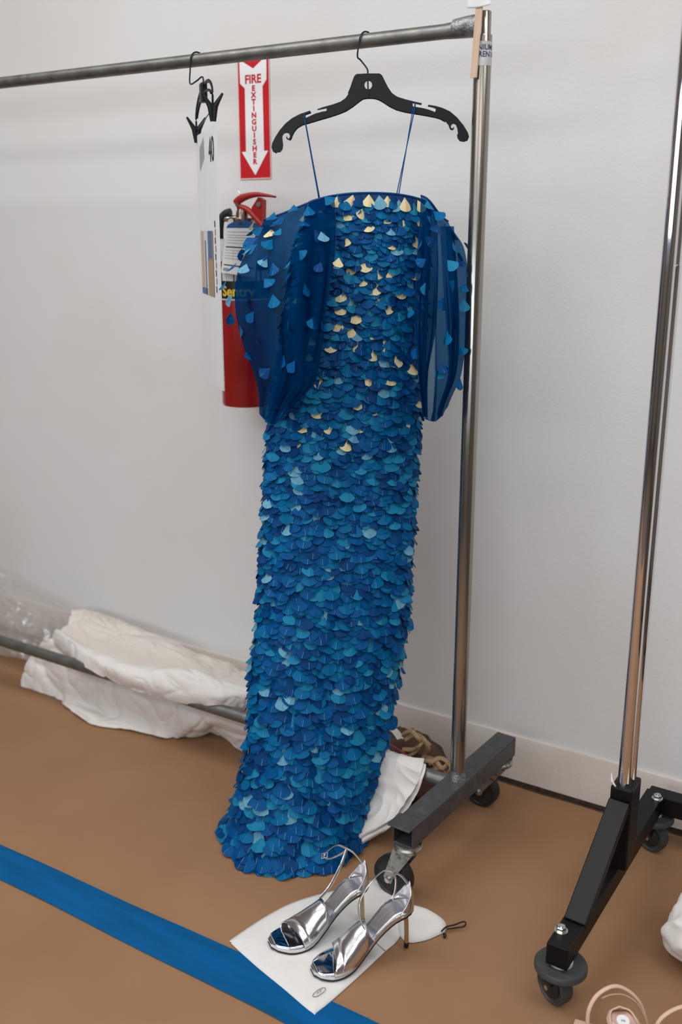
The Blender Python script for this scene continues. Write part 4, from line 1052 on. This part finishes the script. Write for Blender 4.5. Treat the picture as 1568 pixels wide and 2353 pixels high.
for pts in ([(930, 1700), (955, 1688), (975, 1700), (985, 1722), (972, 1735)], [(932, 1740), (955, 1728), (972, 1705), (980, 1720), (968, 1750)], [(925, 1688), (945, 1680), (960, 1695), (978, 1712), (984, 1728)],
            [(958, 1752), (985, 1748), (1005, 1762), (1020, 1780), (1034, 1790)], [(975, 1740), (1000, 1748), (1015, 1765), (1028, 1758), (1036, 1752)], [(985, 1755), (1010, 1742), (1030, 1752), (1038, 1768), (1020, 1785)], [(990, 1770), (1008, 1765), (1022, 1775), (1030, 1800), (1012, 1790)],
            [(925, 1722), (950, 1722), (965, 1712), (978, 1702), (990, 1712)]):
    yy = 2.035
    mk('strap', tube(catmull([PY(u, v, yy + 0.012 * math.sin(k * 1.9 + pts[0][0])) for k, (u, v) in enumerate(pts)], 26), 0.0062, 8, flat=0.3), M['tan'], hp_, smooth='all')
for pts in ([(880, 1698), (905, 1715), (940, 1738), (965, 1752)], [(950, 1828), (975, 1822), (1000, 1822)]):
    mk('piping', tube(catmull([PY(u, v, 2.02) for u, v in pts], 20), 0.0018, 6), M['pink'], hp_, smooth='all')

# ------------------------------------------------------------------ crumpled clear plastic at the left
def crumple(net, nu, nv, seed, amp):
    """one film layer through a net of points, crushed into ridges"""
    rows = [catmull(r_, nu) for r_ in net]; G = []
    cols = [catmull([rows[i][j] for i in range(len(rows))], nv) for j in range(nu)]
    for i in range(nv):
        line = []
        for j in range(nu):
            p = cols[j][i]; q = p * 13 + Vector((seed, seed * 0.7, 0))
            h = (1 - 2 * abs(noise.noise(q))) + 0.45 * (1 - 2 * abs(noise.noise(q * 2.3))) + 0.14 * (1 - 2 * abs(noise.noise(q * 5.1))) 
            k = noise.noise(q * 0.9 + Vector((7, 3, 1))); k2 = noise.noise(q * 1.7 + Vector((1, 8, 4)))
            p2 = p + Vector((0.3 * k * amp, -h * amp * 0.9, 0.35 * h * amp + 0.4 * k2 * amp))
            p2.z = max(p2.z, PAPZ + 0.002); p2.y = min(p2.y, YW - 0.012); line.append(p2)
        G.append(line)
    return gridmesh(G)
pl_ = thing('plastic_wrap', 'crumpled clear plastic wrap heaped on the floor by the wall', 'plastic wrap', Vector((-2.62, 2.08, PAPZ)))
def net(rows): return [[PY(u, v, y) for u, v, y in r_] for r_ in rows]
N1 = net([[(-260, 1290, 2.17), (-120, 1275, 2.18), (0, 1312, 2.18), (70, 1350, 2.19), (110, 1372, 2.20), (178, 1408, 2.20)],
          [(-260, 1350, 2.08), (-120, 1340, 2.09), (5, 1370, 2.08), (75, 1390, 2.10), (120, 1400, 2.12), (186, 1425, 2.13)],
          [(-250, 1420, 2.03), (-110, 1430, 2.03), (10, 1440, 2.03), (80, 1450, 2.04), (130, 1455, 2.05), (190, 1465, 2.07)],
          [(-240, 1480, 2.01), (-100, 1490, 2.01), (10, 1505, 2.01), (80, 1520, 2.00), (120, 1530, 2.00), (150, 1530, 2.02)]])
N2 = net([[(-200, 1330, 2.12), (-60, 1345, 2.12), (10, 1365, 2.13), (60, 1385, 2.14), (120, 1420, 2.14)],
          [(-200, 1400, 2.06), (-60, 1405, 2.06), (10, 1420, 2.06), (60, 1435, 2.07), (110, 1455, 2.08)],
          [(-200, 1480, 2.03), (-60, 1485, 2.03), (10, 1495, 2.03), (60, 1510, 2.03), (100, 1520, 2.04)]])
mk('plastic_fold', crumple(N1, 110, 70, 2.3, 0.015), M['film'], pl_, smooth='all')
mk('plastic_fold', crumple(N2, 80, 50, 6.1, 0.015), M['film'], pl_, smooth='all')

# ------------------------------------------------------------------ dust bags
def dustbag(name, label, outline, edge_z, seed, thick=0.005, logo=None):
    """flat cloth bag lying on the paper: outline in floor coordinates, softly domed"""
    t = thing(name, label, 'dust bag', Vector((sum(p.x for p in outline) / len(outline), sum(p.y for p in outline) / len(outline), PAPZ)))
    loop = smooth_loop([(p.x, p.y) for p in outline], 8); n = len(loop); cx = sum(p[0] for p in loop) / n; cy = sum(p[1] for p in loop) / n
    V, F = [], []; K = 16
    for k in range(K + 1):
        f_ = 1 - (k / K)
        for x, y in loop:
            px, py = cx + (x - cx) * f_, cy + (y - cy) * f_
            h = edge_z + thick * (1 - f_ ** 6) + 0.0022 * (noise.noise(Vector((px * 22, py * 22, seed))) + 0.4) * (1 - f_ ** 4)
            V.append(Vector((px, py, PAPZ + h)))
    base = len(V)
    V += [Vector((x, y, PAPZ + 0.0002)) for x, y in loop]
    for k in range(K):
        for j in range(n):
            l = (j + 1) % n; F.append((k * n + j, k * n + l, (k + 1) * n + l, (k + 1) * n + j))
    for j in range(n):
        l = (j + 1) % n; F.append((base + j, base + l, l, j))
    mk('bag_cloth', (V, F), M['dustbag'], t, smooth='all')
    return t
d2 = dustbag('dust_bag', 'white drawstring dust bag with black cord lying behind the silver heel', [PZ(922, 2090), PZ(930, 2082), PZ(945, 2086), PZ(985, 2098), PZ(1022, 2122), PZ(1024, 2142), PZ(1008, 2152), PZ(975, 2165), PZ(935, 2168), PZ(915, 2140)], 0.003, 2.0, 0.012)
mk('drawstring', tube(catmull([PZ(1015, 2140, 0.012), PZ(1026, 2130, 0.014), PZ(1045, 2125, 0.012), PZ(1064, 2118, 0.014), PZ(1071, 2121, 0.013), PZ(1066, 2129, 0.012), PZ(1048, 2132, 0.010), PZ(1028, 2135, 0.010)], 40), 0.0016, 8), M['black_cord'], d2, smooth='all')
mk('cord_end', tube(catmull([PZ(1018, 2146, 0.010), PZ(1024, 2148, 0.009), PZ(1021, 2154, 0.007)], 8), 0.0028, 8), M['black_cord'], d2, smooth='all')
d1 = dustbag('dust_bag', 'white flannel dust bag lying flat under the silver sandals, with printed oval', [PZ(532, 2169), PZ(536, 2160), PZ(620, 2105), PZ(690, 2072), PZ(790, 2045), PZ(880, 2022), PZ(915, 2040), PZ(932, 2100), PZ(918, 2158), PZ(880, 2195), PZ(800, 2270), PZ(732, 2328), PZ(716, 2330), PZ(650, 2275), PZ(590, 2225), PZ(538, 2178)], 0.002, 7.0, 0.004)
oc = PZ(734, 2280, PAPZ + 0.0075); ox = (PZ(748, 2274, PAPZ + 0.0075) - oc); oy = (PZ(738, 2271, PAPZ + 0.0075) - PZ(731, 2288, PAPZ + 0.0075)) * 0.5
mk('printed_oval', tube([oc + ox * math.cos(a * math.pi / 20) + oy * math.sin(a * math.pi / 20) for a in range(40)], 0.0005, 6, closed=True), M['ink_black'], d1)
tv, tf = text_vf('ST', 0.9)
mk('printed_mark', ([oc + ox * (p.x * 0.9) + oy * (p.y * 1.3) + Vector((0, 0, 0.0004)) for p in tv], tf), M['ink_black'], d1)

# ------------------------------------------------------------------ sandals
ZT = [(0.0, 0.098), (0.02, 0.098), (0.045, 0.090), (0.075, 0.063), (0.105, 0.033), (0.130, 0.016), (0.155, 0.011), (0.180, 0.011), (0.207, 0.013)]
WT = [(0.0, 0.0105), (0.008, 0.019), (0.022, 0.0255), (0.042, 0.0262), (0.075, 0.0225), (0.105, 0.0265), (0.130, 0.034), (0.155, 0.0375), (0.178, 0.034), (0.197, 0.022), (0.207, 0.008)]
CT = [(0.0, 0.0), (0.06, 0.002), (0.11, 0.003), (0.15, 0.0), (0.207, -0.005)]
def zf(x): return interp(ZT, x)[0]
def wf(x): return interp(WT, x)[0]
def cf_(x): return interp(CT, x)[0]
XS = [0.0, 0.003, 0.008, 0.015, 0.022, 0.032, 0.042, 0.052, 0.063, 0.075, 0.087, 0.098, 0.108, 0.118, 0.13, 0.142, 0.155, 0.167, 0.178, 0.188, 0.197, 0.203, 0.207]
def sole(grow, top, bot, cup=0.0, x0=0, x1=99, inset=1.0):
    G, NB = [], []
    xs = [x for x in XS if x0 <= x <= x1]
    for x in xs:
        w_ = max(0.001, wf(x) * inset + grow); z = zf(x)
        G.append([Vector((x + (grow * (1 if x > 0.1 else -1) if x in (xs[0], xs[-1]) else 0), cf_(x) + w_ * k / 4, z + top + cup * (k / 4) ** 2)) for k in range(-4, 5)])
        NB.append([Vector((x, cf_(x) + w_ * k / 4, z + bot)) for k in range(-4, 5)])
    v1, f1 = gridmesh(G); v2, f2 = gridmesh(NB); n = len(v1); nu, nv = 9, len(xs)
    F = [tuple(reversed(q)) for q in f1] + [tuple(k + n for k in q) for q in f2]
    edge = list(range(nu)) + [i * nu + nu - 1 for i in range(1, nv)] + [(nv - 1) * nu + j for j in range(nu - 2, -1, -1)] + [i * nu for i in range(nv - 2, 0, -1)]
    for k in range(len(edge)):
        a, b = edge[k], edge[(k + 1) % len(edge)]; F.append((a, b, b + n, a + n))
    return v1 + v2, F
def band(xl0, xl1, xr0, xr1, h, lift, puff=0.0, n=22, m=8):
    """strip over the foot from the left edge of the sole to the right edge"""
    G = []
    for i in range(n + 1):
        a = math.pi * i / n; row = []
        for j in range(m + 1):
            f_ = j / m; t = i / n
            x = (xl0 + (xl1 - xl0) * f_) * (1 - t) + (xr0 + (xr1 - xr0) * f_) * t
            wmid = 1 - 0.30 * math.sin(a) * (abs(f_ - 0.5) * 2) * 0
            w_ = wf(x) + 0.0015
            y = cf_(x) + w_ * math.cos(a)
            zz = zf(x) + 0.001 + (h * (1 - 0.22 * (f_))) * math.sin(a) ** 0.72 + lift * math.sin(a) + puff * math.sin(math.pi * f_) * math.sin(a)
            if i in (0, n): zz -= 0.004
            row.append(Vector((x, y, zz)))
        G.append(row)
    v, f = gridmesh(G); n2 = len(v); cx_ = 0.14
    V2 = [p + (Vector((p.x, cf_(p.x), zf(p.x))) - p).normalized() * 0.0016 for p in v]
    nu, nv = m + 1, n + 1
    F = f + [tuple(reversed([k + n2 for k in q])) for q in f]
    edge = list(range(nu)) + [i * nu + nu - 1 for i in range(1, nv)] + [(nv - 1) * nu + j for j in range(nu - 2, -1, -1)] + [i * nu for i in range(nv - 2, 0, -1)]
    for k in range(len(edge)):
        a, b = edge[k], edge[(k + 1) % len(edge)]; F.append((b, a, a + n2, b + n2))
    return v + V2, F
def counter(hmax, m_thick=0.0016):
    G = []; n, m = 26, 8
    for i in range(n + 1):
        a = -1 + 2 * i / n                     # -1 left side .. 1 right side, 0 = back
        x = 0.036 * abs(a) ** 1.6; w_ = wf(x) + 0.001
        y = cf_(x) + math.copysign(w_, a) * min(1, abs(a) * 3.2) if abs(a) < 0.3125 else cf_(x) + math.copysign(w_, a)
        hh = hmax * (1 - abs(a) ** 0.85) + 0.003
        row = []
        for j in range(m + 1):
            f_ = j / m
            row.append(Vector((x - 0.004 + 0.008 * f_ * (1 - abs(a)) - 0.004 * math.sin(math.pi * f_) * (1 - abs(a)), y * (1 - 0.18 * f_), zf(x) - 0.002 + hh * f_)))
        G.append(row)
    return G
def two_sided(G, t, c):
    v, f = gridmesh(G); n2 = len(v); V2 = [p + (Vector((c[0], c[1], p.z)) - p).normalized() * t for p in v]
    return v + V2, f, [tuple(reversed([k + n2 for k in q])) for q in f]
def sandal(label, heel_xy, toe_xy, mats, base_z, group=None, mirror=1, cup=0.050, strap_pts=(), buckle=None, lettering=None, sticker=False):
    d = Vector((toe_xy[0] - heel_xy[0], toe_xy[1] - heel_xy[1], 0)); sc = d.length / 0.199; yaw = math.atan2(d.y, d.x)
    t = thing('heeled_sandal', label, 'sandal', (heel_xy[0], heel_xy[1], base_z), (0, 0, yaw), group)
    t.scale = (sc, sc, sc)
    W = Matrix.Translation((heel_xy[0], heel_xy[1], base_z)) @ Matrix.Rotation(yaw, 4, 'Z') @ Matrix.Scale(sc, 4)
    sh = Matrix.Diagonal((1, mirror, 1, 1)) @ Matrix.Translation((-0.008, 0, 0))
    def fx(vf):
        v, f = xf(vf, sh); return v, (f if mirror > 0 else [tuple(reversed(q)) for q in f])
    mk('outsole', fx(sole(0.0012, -0.0065, -0.0095)), M['sole_black'], t, smooth=True, local=True)
    fb = mk('footbed', fx(sole(0.0005, 0.0, -0.0065, 0.0012)), mats['edge'], t, smooth=True, local=True)
    mk('heel_pad', fx(sole(0, 0.0022, 0.0003, 0.0014, 0.003, 0.087, 0.82)), mats['pad'], fb, smooth='all', local=True)
    mk('toe_pad', fx(sole(0, 0.0016, 0.0003, 0.001, 0.118, 0.203, 0.90)), mats['mirror'], fb, smooth='all', local=True)
    mk('back_strap', fx(band(0.094, 0.138, 0.098, 0.158, 0.041, 0.0, 0.009)), mats['upper'], t, smooth='all', local=True)
    mk('front_strap', fx(band(0.134, 0.148, 0.150, 0.174, 0.030, 0.001, 0.003)), mats['upper'], t, smooth='all', local=True)
    G = counter(cup); v, fo, fi = two_sided(G, 0.0016, (0.03, 0))
    cn_ = mk('heel_counter', fx((v, fo + fi)), None, t, smooth='all', local=True, mats=[mats['upper'], mats['lining']], mi=[0] * len(fo) + [1] * len(fi))
    mk('binding', fx(tube([r_[-1] for r_ in G], 0.0016, 8)), mats['upper'], cn_, smooth='all', local=True)
    mk('heel_stem', fx(tube(catmull([(0.014, 0, 0.090), (0.010, 0, 0.070), (0.0085, 0, 0.040), (0.008, 0, 0.010)], 16), [0.0195 - 0.0148 * min(1, k / 5) ** 0.6 for k in range(16)], 16)), mats['heel'], t, smooth='all', local=True)
    mk('heel_tip', fx(tube([(0.008, 0, 0.0), (0.008, 0, 0.010)], [0.0048, 0.0052], 16)), M['sole_black'], t, smooth=True, local=True)
    Wi = W.inverted()
    for pts in strap_pts:
        mk('ankle_strap', tube([Wi @ p for p in catmull(pts, 40)], 0.0038, 8, flat=0.36), mats['upper'], t, smooth='all', local=True)
    if buckle:
        c = Wi @ buckle; q = [c + Vector(p) for p in ((-0.006, 0, -0.005), (0.006, 0, -0.005), (0.006, 0, 0.006), (-0.006, 0, 0.006))]
        bk = mk('buckle', tube(q, 0.0011, 6, closed=True), M['bolt'], t, smooth=True, local=True)
        mk('buckle_pin', tube([q[0].lerp(q[3], 0.5), q[1].lerp(q[2], 0.5)], 0.0008, 6), M['bolt'], bk, local=True)
    if lettering:
        v, f = text_vf(lettering, 0.0080); out = []
        for p in v:
            x = 0.052 + p.x; out.append(sh @ Vector((x, p.y + 0.001, zf(x) + 0.0036)))
        mk('lettering', (out, f), M['ink_grey'], fb, local=True)
    if sticker:
        mk('sticker', fx(tube([(0.026, 0, zf(0.026) + 0.0024), (0.0262, 0, zf(0.026) + 0.0034)], 0.011, 24)), M['paper_white'], fb, local=True)
        v, f = text_vf('N', 0.009); mk('lettering', ([sh @ Vector((0.026 + p.y, -p.x, zf(0.026) + 0.0038)) for p in v], f), M['ink_black'], fb, local=True)
    return t
SIL = dict(edge=M['silver'], pad=M['silver_soft'], mirror=M['silver_mirror'], upper=M['silver'], lining=M['silver_soft'], heel=M['goldheel'])
BZ = PAPZ + 0.0065
h1, t1 = PZ(833, 2121, BZ), PZ(622, 2180, BZ)
h2, t2 = PZ(934, 2176, BZ), PZ(716, 2236, BZ)
dA, dB = 2.115, 2.02
sA = [[PD(u, v, d) for u, v, d in l] for l in (
    [(797, 1950, 2.13), (775, 1942, 2.11), (752, 1956, 2.08), (744, 1968, 2.07), (760, 1972, 2.09), (795, 1956, 2.125)],
    [(797, 1952, 2.12), (785, 1985, 2.10), (765, 2025, 2.09), (752, 2045, 2.08), (735, 2064, 2.075)],
    [(797, 1950, 2.13), (815, 1962, 2.13), (833, 1985, 2.13), (842, 2010, 2.12)])]
sB = [[PD(u, v, d) for u, v, d in l] for l in (
    [(903, 2003, 2.03), (880, 2002, 2.0), (850, 2030, 1.975), (828, 2068, 1.96), (825, 2100, 1.955), (838, 2135, 1.955), (860, 2162, 1.96), (884, 2184, 1.965)],
    [(903, 2003, 2.03), (910, 2020, 2.03), (908, 2050, 2.02), (898, 2072, 2.01), (890, 2082, 2.005)],
    [(903, 2003, 2.03), (925, 2015, 2.035), (942, 2040, 2.035), (948, 2065, 2.03)])]
sandal('silver heeled sandal with buckled ankle strap standing next to the feather hem', (h1.x, h1.y), (t1.x, t1.y), SIL, BZ, strap_pts=sA, buckle=PD(746, 1966, 2.07), lettering='STRATHY')
sandal('silver heeled sandal with long loose strap, its heel near the black drawstring', (h2.x, h2.y), (t2.x, t2.y), SIL, BZ, mirror=-1, strap_pts=sB, buckle=PD(892, 2080, 2.005), lettering='STRATHY')

# ------------------------------------------------------------------ nude sandals, mostly below the picture
NUD = dict(edge=M['nude_metal'], pad=M['nude_metal'], mirror=M['nude_metal'], upper=M['nude'], lining=M['nude'], heel=M['nude'])
hn = PZ(1425, 2330, 0.10); tn = hn + Vector((0.11, -0.165, 0))
sN = [[PD(u, v, d) for u, v, d in l] for l in (
    [(1395, 2400, 1.785), (1358, 2380, 1.755), (1352, 2330, 1.750), (1372, 2288, 1.755), (1412, 2266, 1.765), (1450, 2280, 1.770), (1478, 2315, 1.770), (1492, 2370, 1.770)],
    [(1383, 2294, 1.760), (1405, 2286, 1.765), (1435, 2287, 1.770), (1465, 2308, 1.770), (1484, 2345, 1.770), (1490, 2390, 1.770)])]
hm = PZ(1585, 2372, 0.10); tm = hm + Vector((0.11, -0.165, 0))
sM = [[PD(u, v, d) for u, v, d in l] for l in (
    [(1500, 2400, 1.745), (1510, 2355, 1.745), (1535, 2328, 1.750), (1575, 2312, 1.755), (1620, 2318, 1.755), (1650, 2360, 1.755)],)]
sandal('nude leather heeled sandal with round white sticker on its footbed, beside the black caster', (hn.x, hn.y), (tn.x, tn.y), NUD, PAPZ, cup=0.010, strap_pts=sN, sticker=True)
sandal('nude leather heeled sandal of which only a thin strap loop shows, beside the stickered one', (hm.x, hm.y), (tm.x, tm.y), NUD, PAPZ, mirror=-1, cup=0.010, strap_pts=sM)
sb = mk('shoe_box_lid', xf(bbox_bev(0, 0.05, -0.11, 0.0, 0, 0.012, 0.002), Matrix.Translation(PZ(1322, 2338, 0.015) - Vector((0, 0, 0.0135))) @ Matrix.Rotation(R(8), 4, 'Z')), M['nude'])
tag(single(sb), 'nude cardboard lid whose corner lies on the paper below the black caster', 'box lid')

# ------------------------------------------------------------------ white garment bag at the right edge
wb = lump((-0.178, 1.80, 0.082), 0.175, 0.120, 0.080, 14.2, 0.17, 120, 70, 0.62, 0.018)
o = mk('garment_bag', wb, M['cloth'], smooth='all')
tag(single(o), 'white crumpled garment bag on the floor beside the black rack base', 'garment bag')
